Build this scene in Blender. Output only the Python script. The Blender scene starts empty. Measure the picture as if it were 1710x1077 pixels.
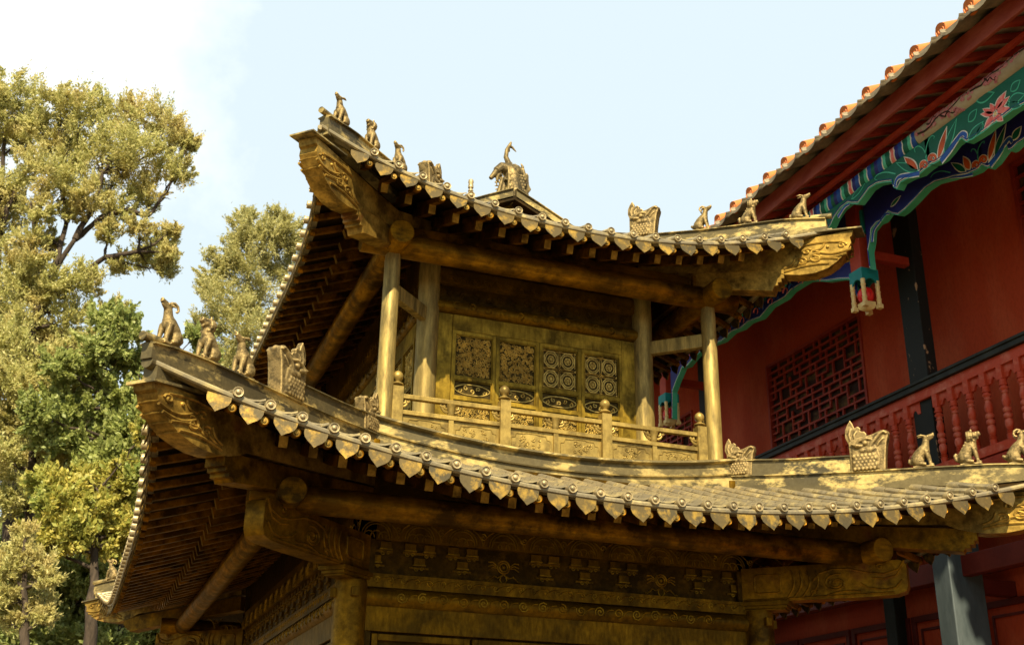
import bpy, math, random
import numpy as np
from math import sin, cos, pi, radians, sqrt, atan2
from mathutils import Vector, Matrix
V = Vector
sc = bpy.context.scene
COL = sc.collection

# ------------------------------------------------------------------ camera
YAW, PITCH, ROLL, FPX = radians(19.98173866), radians(22.36061738), radians(1.03780112), 1905.489
_f = V((sin(YAW)*cos(PITCH), cos(YAW)*cos(PITCH), sin(PITCH)))
_r = V((cos(YAW), -sin(YAW), 0)); _u = _r.cross(_f)
_rt = _r*cos(ROLL)+_u*sin(ROLL); _up = -_r*sin(ROLL)+_u*cos(ROLL)
cam_d = bpy.data.cameras.new('camera'); cam = bpy.data.objects.new('camera', cam_d); COL.objects.link(cam)
cam.matrix_world = Matrix(((_rt.x, _up.x, -_f.x, 0), (_rt.y, _up.y, -_f.y, 0), (_rt.z, _up.z, -_f.z, 0), (0, 0, 0, 1)))
cam_d.sensor_width = 36; cam_d.lens = 36*FPX/1710
cam_d.clip_start = .05; cam_d.clip_end = 3000
cam_d.dof.use_dof = True; cam_d.dof.focus_distance = 9.6; cam_d.dof.aperture_fstop = 3.8
sc.camera = cam

def ray(u, v):
    return _rt*((u-855)/FPX) - _up*((v-538.5)/FPX) + _f
def at(u, v, **k):           # a measured point of the photograph on the plane x=, y= or z=
    r = ray(u, v); (a, d), = k.items()
    return r*(d/getattr(r, a))

# ------------------------------------------------------------------ light and sky
SUN = V((-.35, -1.0, 1.0)).normalized()
w = bpy.data.worlds.new('World'); sc.world = w; w.use_nodes = True
nt = w.node_tree; nt.nodes.clear()
out = nt.nodes.new('ShaderNodeOutputWorld'); bg = nt.nodes.new('ShaderNodeBackground')
sky = nt.nodes.new('ShaderNodeTexSky'); sky.sky_type = 'NISHITA'; sky.sun_disc = False
sky.sun_elevation = math.asin(SUN.z); sky.sun_rotation = atan2(SUN.x, SUN.y)
sky.air_density = 1.0; sky.dust_density = 2.5; sky.ozone_density = 1.0
tc = nt.nodes.new('ShaderNodeTexCoord')
nz = nt.nodes.new('ShaderNodeTexNoise'); nz.inputs['Scale'].default_value = 3.2; nz.inputs['Detail'].default_value = 9; nz.inputs['Roughness'].default_value = .6
mp = nt.nodes.new('ShaderNodeMapping'); mp.inputs['Location'].default_value = (.35, .1, .2)
ramp = nt.nodes.new('ShaderNodeMapRange'); ramp.inputs['From Min'].default_value = .36; ramp.inputs['From Max'].default_value = .74
ramp.inputs['To Min'].default_value = 0; ramp.inputs['To Max'].default_value = 1
# the cloud bank stands in the north-west, high over the trees
dot = nt.nodes.new('ShaderNodeVectorMath'); dot.operation = 'DOT_PRODUCT'
_cd = ray(-60, -120).normalized(); dot.inputs[1].default_value = _cd
dr = nt.nodes.new('ShaderNodeMapRange'); dr.inputs['From Min'].default_value = .955; dr.inputs['From Max'].default_value = 1.0
dr.inputs['To Min'].default_value = -.30; dr.inputs['To Max'].default_value = .13
ad = nt.nodes.new('ShaderNodeMath'); ad.operation = 'ADD'
mixv = nt.nodes.new('ShaderNodeMixRGB'); mixv.inputs['Color2'].default_value = (7.4, 8.6, 9.1, 1); mixv.inputs['Fac'].default_value = .86
mixc = nt.nodes.new('ShaderNodeMixRGB'); mixc.inputs['Color2'].default_value = (12.5, 12.5, 12.4, 1)
L = nt.links.new
L(tc.outputs['Generated'], mp.inputs['Vector']); L(mp.outputs[0], nz.inputs['Vector'])
L(tc.outputs['Generated'], dot.inputs[0]); L(dot.outputs['Value'], dr.inputs['Value'])
L(nz.outputs['Fac'], ad.inputs[0]); L(dr.outputs[0], ad.inputs[1]); L(ad.outputs[0], ramp.inputs['Value'])
L(sky.outputs[0], mixv.inputs['Color1']); L(mixv.outputs[0], mixc.inputs['Color1']); L(ramp.outputs[0], mixc.inputs['Fac'])
L(mixc.outputs[0], bg.inputs['Color']); bg.inputs['Strength'].default_value = .050; L(bg.outputs[0], out.inputs['Surface'])
sd = bpy.data.lights.new('sun', 'SUN'); sd.energy = 5.0; sd.angle = radians(.6); sd.color = (1, .86, .60)
so = bpy.data.objects.new('sun', sd); COL.objects.link(so); so.rotation_euler = SUN.to_track_quat('Z', 'Y').to_euler()
so.location = (0, 0, 30)
sc.view_settings.view_transform = 'Standard'; sc.view_settings.look = 'None'
sc.view_settings.exposure = 1.3; sc.view_settings.gamma = 1
sc.cycles.max_bounces = 6; sc.cycles.diffuse_bounces = 4; sc.cycles.glossy_bounces = 3
sc.cycles.use_denoising = True

# ------------------------------------------------------------------ materials
def lin(h):
    return tuple(((c/255)/12.92 if c/255 <= .04045 else ((c/255+.055)/1.055)**2.4) for c in h)+(1,)
def newmat(name):
    m = bpy.data.materials.new(name); m.use_nodes = True; n = m.node_tree; b = n.nodes['Principled BSDF']; return m, n, b
def coords(n, scale, rnd=True):
    t = n.nodes.new('ShaderNodeTexCoord'); mpn = n.nodes.new('ShaderNodeMapping'); mpn.inputs['Scale'].default_value = scale
    if rnd:
        oi = n.nodes.new('ShaderNodeObjectInfo'); mu = n.nodes.new('ShaderNodeVectorMath'); mu.operation = 'SCALE'; mu.inputs['Scale'].default_value = 37
        cb = n.nodes.new('ShaderNodeCombineXYZ')
        for i in range(3): n.links.new(oi.outputs['Random'], cb.inputs[i])
        n.links.new(cb.outputs[0], mu.inputs[0])
        av = n.nodes.new('ShaderNodeVectorMath'); n.links.new(t.outputs['Object'], av.inputs[0]); n.links.new(mu.outputs[0], av.inputs[1])
        n.links.new(av.outputs[0], mpn.inputs['Vector'])
    else:
        n.links.new(t.outputs['Object'], mpn.inputs['Vector'])
    return mpn.outputs[0]
def noise(n, vec, s, d=6, r=.6):
    x = n.nodes.new('ShaderNodeTexNoise'); x.inputs['Scale'].default_value = s; x.inputs['Detail'].default_value = d; x.inputs['Roughness'].default_value = r
    n.links.new(vec, x.inputs['Vector']); return x.outputs['Fac']
def mrange(n, v, a, b, c=0, d=1):
    x = n.nodes.new('ShaderNodeMapRange'); n.links.new(v, x.inputs['Value'])
    for k, q in zip(('From Min', 'From Max', 'To Min', 'To Max'), (a, b, c, d)): x.inputs[k].default_value = q
    return x.outputs[0]
def mix(n, f, c1, c2, typ='MIX'):
    x = n.nodes.new('ShaderNodeMixRGB'); x.blend_type = typ
    if isinstance(f, float): x.inputs['Fac'].default_value = f
    else: n.links.new(f, x.inputs['Fac'])
    for i, c in (('Color1', c1), ('Color2', c2)):
        if isinstance(c, tuple): x.inputs[i].default_value = c
        else: n.links.new(c, x.inputs[i])
    return x.outputs[0]
def bump(n, b, h, st=.3, dist=.01):
    x = n.nodes.new('ShaderNodeBump'); x.inputs['Strength'].default_value = st; x.inputs['Distance'].default_value = dist
    n.links.new(h, x.inputs['Height']); n.links.new(x.outputs[0], b.inputs['Normal'])

def bronze(name, dark, gold, lo, hi, scale=(1, 1, 1), ns=4.0, rough=.5, metal=.55, streak=(1, 1, 1), stain=.0, point=False):
    m, n, b = newmat(name)
    v = coords(n, scale); f = noise(n, v, ns, 8, .68)
    v2 = coords(n, streak); f2 = noise(n, v2, 22, 5, .7); f3 = noise(n, v, ns*.35, 3, .5)
    g = mrange(n, f, lo, hi)
    mid = tuple((a*.45+c*.55)*.8 for a, c in zip(dark, gold))[:3]+(1,)
    c = mix(n, g, dark, gold)
    c = mix(n, mrange(n, f3, .35, .7, 0, .55), c, mid)
    c = mix(n, mrange(n, f2, .3, .75, .0, .65), c, tuple(x*.35 for x in dark[:3])+(1,))
    if stain:
        c = mix(n, mrange(n, noise(n, v, 2.3, 4), .6, .72, 0, stain), c, (.16, .035, .02, 1))
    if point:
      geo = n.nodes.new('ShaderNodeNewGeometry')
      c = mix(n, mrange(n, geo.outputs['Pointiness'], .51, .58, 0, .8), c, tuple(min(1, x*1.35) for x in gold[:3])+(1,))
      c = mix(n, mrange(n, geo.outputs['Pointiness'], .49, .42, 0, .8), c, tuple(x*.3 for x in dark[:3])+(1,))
    n.links.new(c, b.inputs['Base Color'])
    b.inputs['Metallic'].default_value = metal; b.inputs['Specular IOR Level'].default_value = .2; b.inputs['Specular Tint'].default_value = (1, .8, .45, 1)
    n.links.new(mrange(n, f2, .2, .8, rough-.1, rough+.2), b.inputs['Roughness'])
    bump(n, b, mix(n, .5, f, f2), .7 if point else .35, .012 if point else .006)
    return m
DK = (.070, .058, .040, 1); GD = (.50, .33, .105, 1)
M = {}
M['column'] = bronze('column_bronze', (.16, .12, .045, 1), (.46, .33, .10, 1), .38, .60, (3, 3, .6), 5, .42, .4, (1.2, 1.2, .12))
M['beam'] = bronze('beam_bronze', (.045, .022, .002, 1), (.44, .205, .006, 1), .42, .68, (1, 1, 1), 3.5, .42, .6, (.3, .3, 2))
M['rafter'] = bronze('rafter_bronze', (.028, .012, .001, 1), (.48, .20, .006, 1), .44, .66, (1, 1, 1), 4, .40, .6)
M['tile'] = bronze('tile_bronze', (.21, .18, .12, 1), (.56, .44, .19, 1), .48, .66, (1, 1, 1), 5, .38, .35)
M['ridge'] = bronze('ridge_bronze', (.075, .064, .038, 1), (.60, .45, .16, 1), .50, .58, (1, 1, 2.2), 2.6, .40, .35)
M['drip'] = bronze('drip_bronze', (.085, .070, .040, 1), (.42, .26, .05, 1), .50, .62, (1, 1, 1), 8, .38, .5)
M['disc'] = bronze('disc_bronze', (.20, .165, .10, 1), (.52, .41, .21, 1), .38, .58, (1, 1, 1), 14, .36, .4)
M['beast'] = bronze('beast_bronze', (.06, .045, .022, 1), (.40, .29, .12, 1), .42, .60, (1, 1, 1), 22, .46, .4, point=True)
M['carved'] = bronze('carved_bronze', (.055, .027, .003, 1), (.40, .20, .008, 1), .40, .66, (1, 1, 1), 4, .40, .55, (1, 1, 1), .45)
M['dragon'] = bronze('dragon_beam_bronze', (.075, .042, .008, 1), (.58, .36, .07, 1), .40, .60, (1, 1, 1), 4.5, .36, .5, (1, 1, 1), .6)
M['wall'] = bronze('wall_bronze', (.055, .029, .002, 1), (.31, .155, .004, 1), .40, .70, (1, 1, 1), 3.0, .42, .55, (1.5, 1.5, .5))
M['door'] = bronze('door_bronze', (.070, .043, .005, 1), (.47, .30, .032, 1), .38, .64, (1, 1, 1), 4, .40, .5, (1.5, 1.5, .25))
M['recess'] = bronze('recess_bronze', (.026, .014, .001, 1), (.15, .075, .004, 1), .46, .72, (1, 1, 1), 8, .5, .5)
M['lattice'] = bronze('lattice_bronze', (.22, .15, .04, 1), (.68, .48, .12, 1), .34, .56, (1, 1, 1), 7, .36, .5)
M['rail'] = bronze('railing_bronze', (.13, .09, .03, 1), (.44, .31, .085, 1), .36, .56, (1, 1, 1), 5, .38, .4, (1, 1, .4))
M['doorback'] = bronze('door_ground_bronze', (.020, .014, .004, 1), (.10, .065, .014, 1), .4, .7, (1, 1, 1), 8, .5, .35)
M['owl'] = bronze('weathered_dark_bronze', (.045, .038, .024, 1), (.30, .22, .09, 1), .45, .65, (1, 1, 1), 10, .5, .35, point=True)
M['relief'] = bronze('relief_bronze', (.09, .050, .004, 1), (.40, .23, .012, 1), .36, .60, (1, 1, 1), 6, .38, .55)
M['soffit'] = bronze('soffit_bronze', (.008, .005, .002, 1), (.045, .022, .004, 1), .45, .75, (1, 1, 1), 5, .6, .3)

def paint(name, col, col2=None, rough=.55, ns=3, dirt=.35, bumps=.2, scale=(1, 1, 1), lo=.4, hi=.7):
    m, n, b = newmat(name); v = coords(n, scale, False)
    f = noise(n, v, ns, 8, .6); f2 = noise(n, v, 30, 4, .6)
    c2 = col2 or tuple(x*.55 for x in col[:3])+(1,)
    c = mix(n, mrange(n, f, lo, hi, 0, 1), col, c2)
    c = mix(n, mrange(n, f2, .45, .8, 0, dirt), c, tuple(x*.4 for x in col[:3])+(1,))
    n.links.new(c, b.inputs['Base Color']); b.inputs['Roughness'].default_value = rough; b.inputs['Specular IOR Level'].default_value = .22
    bump(n, b, f2, bumps, .004); return m
M['red_wall'] = paint('red_lime_wall', (.43, .050, .011, 1), (.55, .115, .04, 1), .75, 1.6, .45, .4, (1, 1, .45), .46, .78)
M['red_wood'] = paint('red_painted_wood', (.27, .024, .008, 1), (.36, .050, .02, 1), .5, 3, .3)
M['red_fascia'] = paint('red_fascia_paint', (.20, .030, .014, 1), (.30, .075, .045, 1), .5, 3, .25, .25, (1, 1, 3))
M['red_shaded'] = paint('shaded_red_wood', (.085, .009, .004, 1), (.12, .016, .008, 1), .55, 3, .3)  # red wood with shade put into its colour, for the lower storey
M['red_worn'] = paint('worn_red_paint', (.42, .048, .016, 1), (.55, .20, .13, 1), .5, 6, .3, .3, (1, 1, 1), .5, .78)
M['black'] = paint('black_lacquer', (.009, .010, .007, 1), (.026, .029, .022, 1), .55, 5, .2, .3, (1, 1, .4))
M['black_worn'] = paint('flaking_black_lacquer', (.010, .011, .008, 1), (.34, .20, .10, 1), .6, 7, .2, .3, (1, 1, .6), .63, .66)
M['slate'] = paint('grey_blue_lacquer', (.032, .043, .044, 1), (.07, .085, .085, 1), .5, 4, .3, .3, (1, 1, .3))  # grey-blue darkened to stand in for shade on the lower pillars
M['green'] = paint('deep_green_paint', (.003, .085, .045, 1), (.005, .11, .06, 1), .45, 3, .2)
M['lgreen'] = paint('pale_green_paint', (.05, .36, .20, 1), (.09, .45, .28, 1), .45, 3, .2)
M['blue'] = paint('deep_blue_paint', (.012, .015, .10, 1), (.02, .02, .16, 1), .45, 3, .2)
M['mblue'] = paint('bright_blue_paint', (.015, .075, .30, 1), None, .45, 3, .2)
M['teal'] = paint('teal_paint', (.008, .16, .15, 1), (.015, .22, .20, 1), .45, 5, .2)
M['orange'] = paint('orange_paint', (.55, .09, .015, 1), None, .45, 5, .1)
M['cream'] = paint('cream_paint', (.68, .50, .20, 1), (.58, .40, .16, 1), .5, 3, .15)
M['cream2'] = paint('weathered_cream_board', (.36, .29, .17, 1), (.24, .18, .1, 1), .6, 3, .2)
M['pink'] = paint('pink_paint', (.62, .09, .07, 1), (.7, .25, .2, 1), .45, 20, .1)
M['plum'] = paint('plum_petal_paint', (.36, .10, .10, 1), (.5, .25, .22, 1), .45, 30, .1)
M['branch'] = paint('dark_brown_paint', (.035, .018, .012, 1), None, .5, 10, .1)
M['white'] = paint('white_paint', (.70, .66, .52, 1), None, .45, 10, .05)
M['lotus'] = paint('red_lotus_lacquer', (.62, .012, .012, 1), (.7, .04, .03, 1), .35, 8, .1)
M['rtile'] = paint('orange_glazed_tile', (.52, .145, .025, 1), (.38, .12, .03, 1), .5, 8, .3, .4)
M['utile'] = paint('grey_clay_tile', (.22, .18, .11, 1), (.11, .09, .06, 1), .8, 6, .5, .5)
M['soff'] = paint('pale_clay_soffit', (.62, .52, .36, 1), (.4, .33, .22, 1), .8, 5, .3)
M['stone'] = paint('warm_bounce_paving', (.115, .078, .040, 1), (.085, .060, .030, 1), .8, .8, .3)  # unseen ground; brown picked to bounce warm light up under the eaves
M['marble'] = paint('grey_stone', (.16, .15, .12, 1), (.11, .10, .08, 1), .6, 2, .3)
M['glass'] = paint('dark_window_paper', (.035, .014, .008, 1), (.15, .085, .025, 1), .8, 2.5, .2, .1, (1, 1, 2), .5, .65)
M['dark'] = paint('dark_interior', (.006, .005, .004, 1), None, .7, 3, .1)
M['bark'] = paint('bark', (.035, .026, .018, 1), (.085, .062, .042, 1), .9, 8, .5, .8, (3, 3, .5))

def leafmat(name, a, b_, c_, trans=.35):
    m = bpy.data.materials.new(name); m.use_nodes = True; n = m.node_tree; b = n.nodes['Principled BSDF']; o = n.nodes['Material Output']
    g = n.nodes.new('ShaderNodeNewGeometry'); v = coords(n, (1, 1, 1), False)
    c = mix(n, g.outputs['Random Per Island'], a, b_)
    c = mix(n, mrange(n, noise(n, v, .9, 4), .48, .66), c, c_)
    n.links.new(c, b.inputs['Base Color']); b.inputs['Roughness'].default_value = .55
    t = n.nodes.new('ShaderNodeBsdfTranslucent'); n.links.new(c, t.inputs['Color'])
    mx = n.nodes.new('ShaderNodeMixShader'); mx.inputs[0].default_value = trans
    n.links.new(b.outputs[0], mx.inputs[1]); n.links.new(t.outputs[0], mx.inputs[2]); n.links.new(mx.outputs[0], o.inputs['Surface'])
    return m
M['cyp'] = leafmat('cypress_foliage', (.34, .35, .10, 1), (.58, .53, .20, 1), (.54, .45, .17, 1), .5)
M['cyp2'] = leafmat('olive_foliage', (.33, .34, .12, 1), (.56, .50, .20, 1), (.44, .41, .15, 1), .5)
M['broad'] = leafmat('broad_green_foliage', (.19, .25, .06, 1), (.42, .44, .14, 1), (.30, .33, .08, 1), .5)
M['yell'] = leafmat('yellow_green_foliage', (.32, .34, .07, 1), (.60, .50, .11, 1), (.25, .31, .07, 1), .5)

# ------------------------------------------------------------------ mesh helpers
class MB:
    def __init__(s): s.v = []; s.f = []
    def add(s, vs, fs):
        o = len(s.v); s.v += [tuple(x) for x in vs]; s.f += [tuple(i+o for i in f) for f in fs]; return s
    def box(s, c, d, R=None):
        c = V(c); hx, hy, hz = (q/2 for q in d)
        p = [V((x, y, z)) for x in (-hx, hx) for y in (-hy, hy) for z in (-hz, hz)]
        if R is not None: p = [R @ q for q in p]
        return s.add([c+q for q in p], [(0, 1, 3, 2), (4, 6, 7, 5), (0, 4, 5, 1), (2, 3, 7, 6), (0, 2, 6, 4), (1, 5, 7, 3)])
    def beam(s, p, q, w_, h, up=V((0, 0, 1))):     # a rectangular bar from p to q
        p = V(p); q = V(q); t = (q-p).normalized(); sd_ = t.cross(up).normalized(); u = sd_.cross(t)
        a, b = sd_*w_/2, u*h/2
        vs = [p-a-b, p+a-b, p+a+b, p-a+b, q-a-b, q+a-b, q+a+b, q-a+b]
        return s.add(vs, [(3, 2, 1, 0), (4, 5, 6, 7), (0, 1, 5, 4), (1, 2, 6, 5), (2, 3, 7, 6), (3, 0, 4, 7)])
    def tube(s, pts, rad, n=10, cap=True, flat=1.0, up=V((0, 0, 1))):
        pts = [V(p) for p in pts]; N = len(pts)
        if not hasattr(rad, '__len__'): rad = [rad]*N
        vs = []; fs = []; prev = None
        for i, p in enumerate(pts):
            t = (pts[min(i+1, N-1)]-pts[max(i-1, 0)]).normalized()
            if prev is None:
                a = t.cross(up)
                if a.length < .05: a = t.cross(V((0, 1, 0)))
                a.normalize()
            else:
                a = (prev-t*prev.dot(t)).normalized()
            prev = a; b = t.cross(a)
            for k in range(n):
                an = 2*pi*k/n; vs.append(p+(a*cos(an)+b*sin(an)*flat)*rad[i])
        for i in range(N-1):
            for k in range(n):
                k2 = (k+1) % n; fs.append((i*n+k, i*n+k2, (i+1)*n+k2, (i+1)*n+k))
        if cap: fs += [tuple(range(n-1, -1, -1)), tuple((N-1)*n+k for k in range(n))]
        return s.add(vs, fs)
    def ball(s, c, r, n=10, m=7, R=None):
        c = V(c); r = r if hasattr(r, '__len__') else (r, r, r); vs = [V((0, 0, -r[2]))]; fs = []
        for j in range(1, m):
            ph = -pi/2+pi*j/m
            for k in range(n):
                th = 2*pi*k/n; vs.append(V((r[0]*cos(ph)*cos(th), r[1]*cos(ph)*sin(th), r[2]*sin(ph))))
        vs.append(V((0, 0, r[2])))
        if R is not None: vs = [R @ q for q in vs]
        for k in range(n): fs.append((0, 1+(k+1) % n, 1+k)); fs.append((len(vs)-1, 1+(m-2)*n+k, 1+(m-2)*n+(k+1) % n))
        for j in range(m-2):
            for k in range(n): k2 = (k+1) % n; fs.append((1+j*n+k, 1+j*n+k2, 1+(j+1)*n+k2, 1+(j+1)*n+k))
        return s.add([c+q for q in vs], fs)
    def lathe(s, prof, n=16, base=(0, 0, 0), R=None):   # prof: [(r, z)]
        vs = []; fs = []; b = V(base)
        for r, z in prof:
            for k in range(n):
                q = V((r*cos(2*pi*k/n), r*sin(2*pi*k/n), z))
                vs.append(b+(R @ q if R is not None else q))
        for i in range(len(prof)-1):
            for k in range(n): k2 = (k+1) % n; fs.append((i*n+k, i*n+k2, (i+1)*n+k2, (i+1)*n+k))
        fs += [tuple(range(n-1, -1, -1)), tuple((len(prof)-1)*n+k for k in range(n))]
        return s.add(vs, fs)
    def prism(s, poly, fn, d0, d1):     # poly in 2-D, fn(u, v, d) -> point
        n = len(poly); vs = [fn(u, v, d0) for u, v in poly]+[fn(u, v, d1) for u, v in poly]
        fs = [tuple(range(n-1, -1, -1)), tuple(n+k for k in range(n))]+[(k, (k+1) % n, n+(k+1) % n, n+k) for k in range(n)]
        return s.add(vs, fs)
    def sweep(s, prof, frames, closed=True):   # prof [(out, up)], frames [(p, outdir, updir)]
        n = len(prof); vs = []; fs = []
        for p, a, b in frames:
            for x, y in prof: vs.append(p+a*x+b*y)
        for i in range(len(frames)-1):
            for k in range(n if closed else n-1): k2 = (k+1) % n; fs.append((i*n+k, i*n+k2, (i+1)*n+k2, (i+1)*n+k))
        if closed: fs += [tuple(range(n-1, -1, -1)), tuple((len(frames)-1)*n+k for k in range(n))]
        return s.add(vs, fs)
    def mesh(s, name, mat, smooth=38):
        me = bpy.data.meshes.new(name); me.from_pydata(s.v, [], s.f); me.validate(); me.materials.append(mat)
        if smooth:
            me.polygons.foreach_set('use_smooth', [True]*len(me.polygons)); me.set_sharp_from_angle(angle=radians(smooth))
        import bmesh
        b = bmesh.new(); b.from_mesh(me); bmesh.ops.recalc_face_normals(b, faces=b.faces); b.to_mesh(me); b.free()
        return me

def thing(name, label, cat, loc, group=None):
    o = bpy.data.objects.new(name, None); COL.objects.link(o); o.location = loc; o.empty_display_size = .2
    tag(o, label, cat, group); return o
def tag(o, label, cat, group=None):
    o['label'] = label; o['category'] = cat
    if group: o['group'] = group
    return o
WORLD = {}
def wloc(o): return WORLD.get(o.name, V(o.location))
def part(name, me, parent, loc=None, rot=None, label=None, bevel=0, stuff=False):
    """mesh object under its thing; me in world coordinates when loc is None"""
    o = bpy.data.objects.new(name, me); COL.objects.link(o)
    pl = wloc(parent) if parent else V((0, 0, 0))
    o.parent = parent; o.location = (V(loc) if loc is not None else V((0, 0, 0)))-pl
    if rot is not None: o.rotation_euler = rot
    WORLD[o.name] = V(loc) if loc is not None else V((0, 0, 0))
    if label: o['label'] = label
    if stuff: o['kind'] = 'stuff'
    if bevel:
        md = o.modifiers.new('bevel', 'BEVEL'); md.width = bevel; md.segments = 2; md.limit_method = 'ANGLE'; md.angle_limit = radians(40)
    return o

def mesh2(name, parts_, smooth=38):
    mb = MB(); cnt = []
    for m_, mt in parts_: mb.add(m_.v, m_.f); cnt.append(len(m_.f))
    me = mb.mesh(name, parts_[0][1], smooth)
    for m_, mt in parts_[1:]: me.materials.append(mt)
    idx = []
    for i, c in enumerate(cnt): idx += [i]*c
    if len(idx) == len(me.polygons): me.polygons.foreach_set('material_index', idx)
    return me

# ------------------------------------------------------------------ the setting
g = MB(); g.add([(-600, -600, -1.6), (600, -600, -1.6), (600, 600, -1.6), (-600, 600, -1.6)], [(0, 1, 2, 3)])
o = part('ground', g.mesh('ground', M['stone'], 0), None); o['kind'] = 'structure'

# ------------------------------------------------------------------ the bronze hall
CX, CY, HX, HY = 3.75, 12.073, 1.6, 3.0
hall = thing('bronze_hall', 'two storey bronze hall with upswept tiled eaves, carved doors and a small balcony', 'temple hall', (CX, CY, -1.0))
PAVZ = -1.0
SIDES = {'F': (0, HX, HY), 'L': (-pi/2, HY, HX), 'R': (pi/2, HY, HX), 'B': (pi, HX, HY)}
def sp(side, a, s, z):      # a = metres outside the upper column line, s = along the side
    th, h, off = SIDES[side]; x, y = s, -(off+a)
    return V((CX+x*cos(th)-y*sin(th), CY+x*sin(th)+y*cos(th), z))
def sdir(side):
    th = SIDES[side][0]; return V((sin(th), -cos(th), 0)), V((cos(th), sin(th), 0))   # outward, along
def dg(c, a, z, w_=0):      # point on the diagonal plane of corner c = (sx, sy), offset w_ across it
    k = w_/sqrt(2); sx, sy = c
    return V((CX+sx*(HX+a)-sy*k*1.0*(1 if True else 0), CY+sy*(HY+a)+sx*k, z))

def lerp_tab(t, x):
    if x <= t[0][0]: return t[0][1]
    for (a, b), (c, d) in zip(t, t[1:]):
        if x <= c: return b+(d-b)*(x-a)/(c-a)
    return t[-1][1]

class Roof:
    def __init__(s, **k): s.__dict__.update(k)
    def uu(s, side, t):
        h = SIDES[side][1]; return max(0., 1-(h+s.bc-abs(t))/s.rl)
    def b(s, side, t): return s.b0+(s.bc-s.b0)*s.uu(side, t)**3
    def ze(s, side, t): return s.z0+s.rise*s.uu(side, t)**2
    def atop(s, side, t): return max(s.at, abs(t)-SIDES[side][1])
    def ztop(s, side, t):
        a = abs(t)-SIDES[side][1]
        if a > s.at: return lerp_tab(s.hip, a)
        return s.zt+(s.hip[0][1]-s.zt)*max(0, 1-(SIDES[side][1]+s.at-abs(t))/(SIDES['F'][1]+s.at))**2
    def z(s, side, a, t):
        b, at_ = s.b(side, t), s.atop(side, t)
        k = 0 if b-at_ < 1e-4 else min(1, max(0, (b-a)/(b-at_)))
        ze, zt = s.ze(side, t), s.ztop(side, t)
        return ze+(zt-ze)*k**1.12
low = Roof(b0=1.80, bc=1.98, z0=1.955, rise=.53, rl=3.58, at=.14, zt=2.50, hip=[(.14, 2.60), (.6, 2.52), (1, 2.485), (1.5, 2.47), (1.98, 2.485)])
upr = Roof(b0=.68, bc=.88, z0=4.685, rise=.40, rl=2.48, at=-1.25, zt=5.45, hip=[(-1.25, 5.52), (-.45, 5.22), (0, 5.13), (.4, 5.10), (.88, 5.085)])

def build_roof(R, tag_, sp_, sides_detail):
    # sheet with thickness, tile rows, eave strip
    topm, tiles, strip = MB(), MB(), MB()
    rows = {}
    for side in 'FLRB':
        h = SIDES[side][1]; Lh = h+R.bc; n = int(Lh*2/.09); m = 9
        ss = [-Lh+2*Lh*i/n for i in range(n+1)]
        for dz, flip in ((0, False), (-.035, True)):
            vs = []; fs = []
            for t in ss:
                b, a0 = R.b(side, t), R.atop(side, t)
                for j in range(m+1):
                    a = b+(a0-b)*j/m; vs.append(sp(side, a, t, R.z(side, a, t)+dz-(.012 if j < m else 0)))
            for i in range(n):
                for j in range(m):
                    q = (i*(m+1)+j, (i+1)*(m+1)+j, (i+1)*(m+1)+j+1, i*(m+1)+j+1); fs.append(q[::-1] if flip else q)
            topm.add(vs, fs)
        od, al = sdir(side)
        fr = []
        for t in [-Lh+2*Lh*i/60 for i in range(61)]:
            fr.append((sp(side, R.b(side, t), t, R.ze(side, t)), od, V((0, 0, 1))))
        strip.sweep([(-.05, -.046), (.018, -.046), (.030, -.036), (.032, -.020), (.026, -.008), (.010, -.002), (-.05, -.002)], fr)
        k = int((Lh-.40)/sp_); rows[side] = [i*sp_ for i in range(-k, k+1)]
        for t in rows[side]:
            b, a0 = R.b(side, t)+.005, R.atop(side, t)+.0
            if b-a0 < .1: continue
            N = max(3, int((b-a0)/.17)); pts = []; rad = []
            for j in range(N+1):
                a = b+(a0-b)*j/N; z = R.z(side, min(a, R.b(side, t)), t)+.008
                if 0 < j < N:
                    d = .012
                    pts += [sp(side, a+d, t, z+.002), sp(side, a, t, z), sp(side, a-.001, t, z)]; rad += [.0375, .0375, .0415]
                else: pts.append(sp(side, a, t, z)); rad.append(.040 if j == 0 else .038)
            tiles.tube(pts, rad, 9)
        # shallow pan tiles between the rows
        for t in [x+sp_/2 for x in rows[side][:-1]]:
            b, a0 = R.b(side, t), R.atop(side, t)
            if b-a0 < .12: continue
            N = max(2, int((b-a0)/.26))
            for j in range(N):
                a1 = b+(a0-b)*j/N; a2 = b+(a0-b)*(j+1)/N
                z1 = R.z(side, a1, t); z2 = R.z(side, a2, t); wv = sp_*.36
                vs = []
                for a, z, e in ((a1, z1, .016), (a2, z2, .004)):
                    for kx, kz in ((-1, .016), (-.5, .003), (0, 0), (.5, .003), (1, .016)): vs.append(sp(side, a, t+kx*wv, z+e+kz))
                fs = [(q, q+1, q+6, q+5) for q in range(4)]
                for q in range(5): vs.append(vs[q]-V((0, 0, .012)))
                fs += [(q, q+10, q+11, q+1) for q in range(4)]
                tiles.add(vs, fs)
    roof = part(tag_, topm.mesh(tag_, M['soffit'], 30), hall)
    part('tile_rows', tiles.mesh('tile_rows', M['tile'], 40), roof)
    part('eave_strip', strip.mesh('eave_strip', M['tile'], 30), roof)
    return roof, rows

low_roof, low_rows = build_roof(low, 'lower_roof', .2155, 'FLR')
up_roof, up_rows = build_roof(upr, 'upper_roof', .2235, 'FLR')

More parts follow.
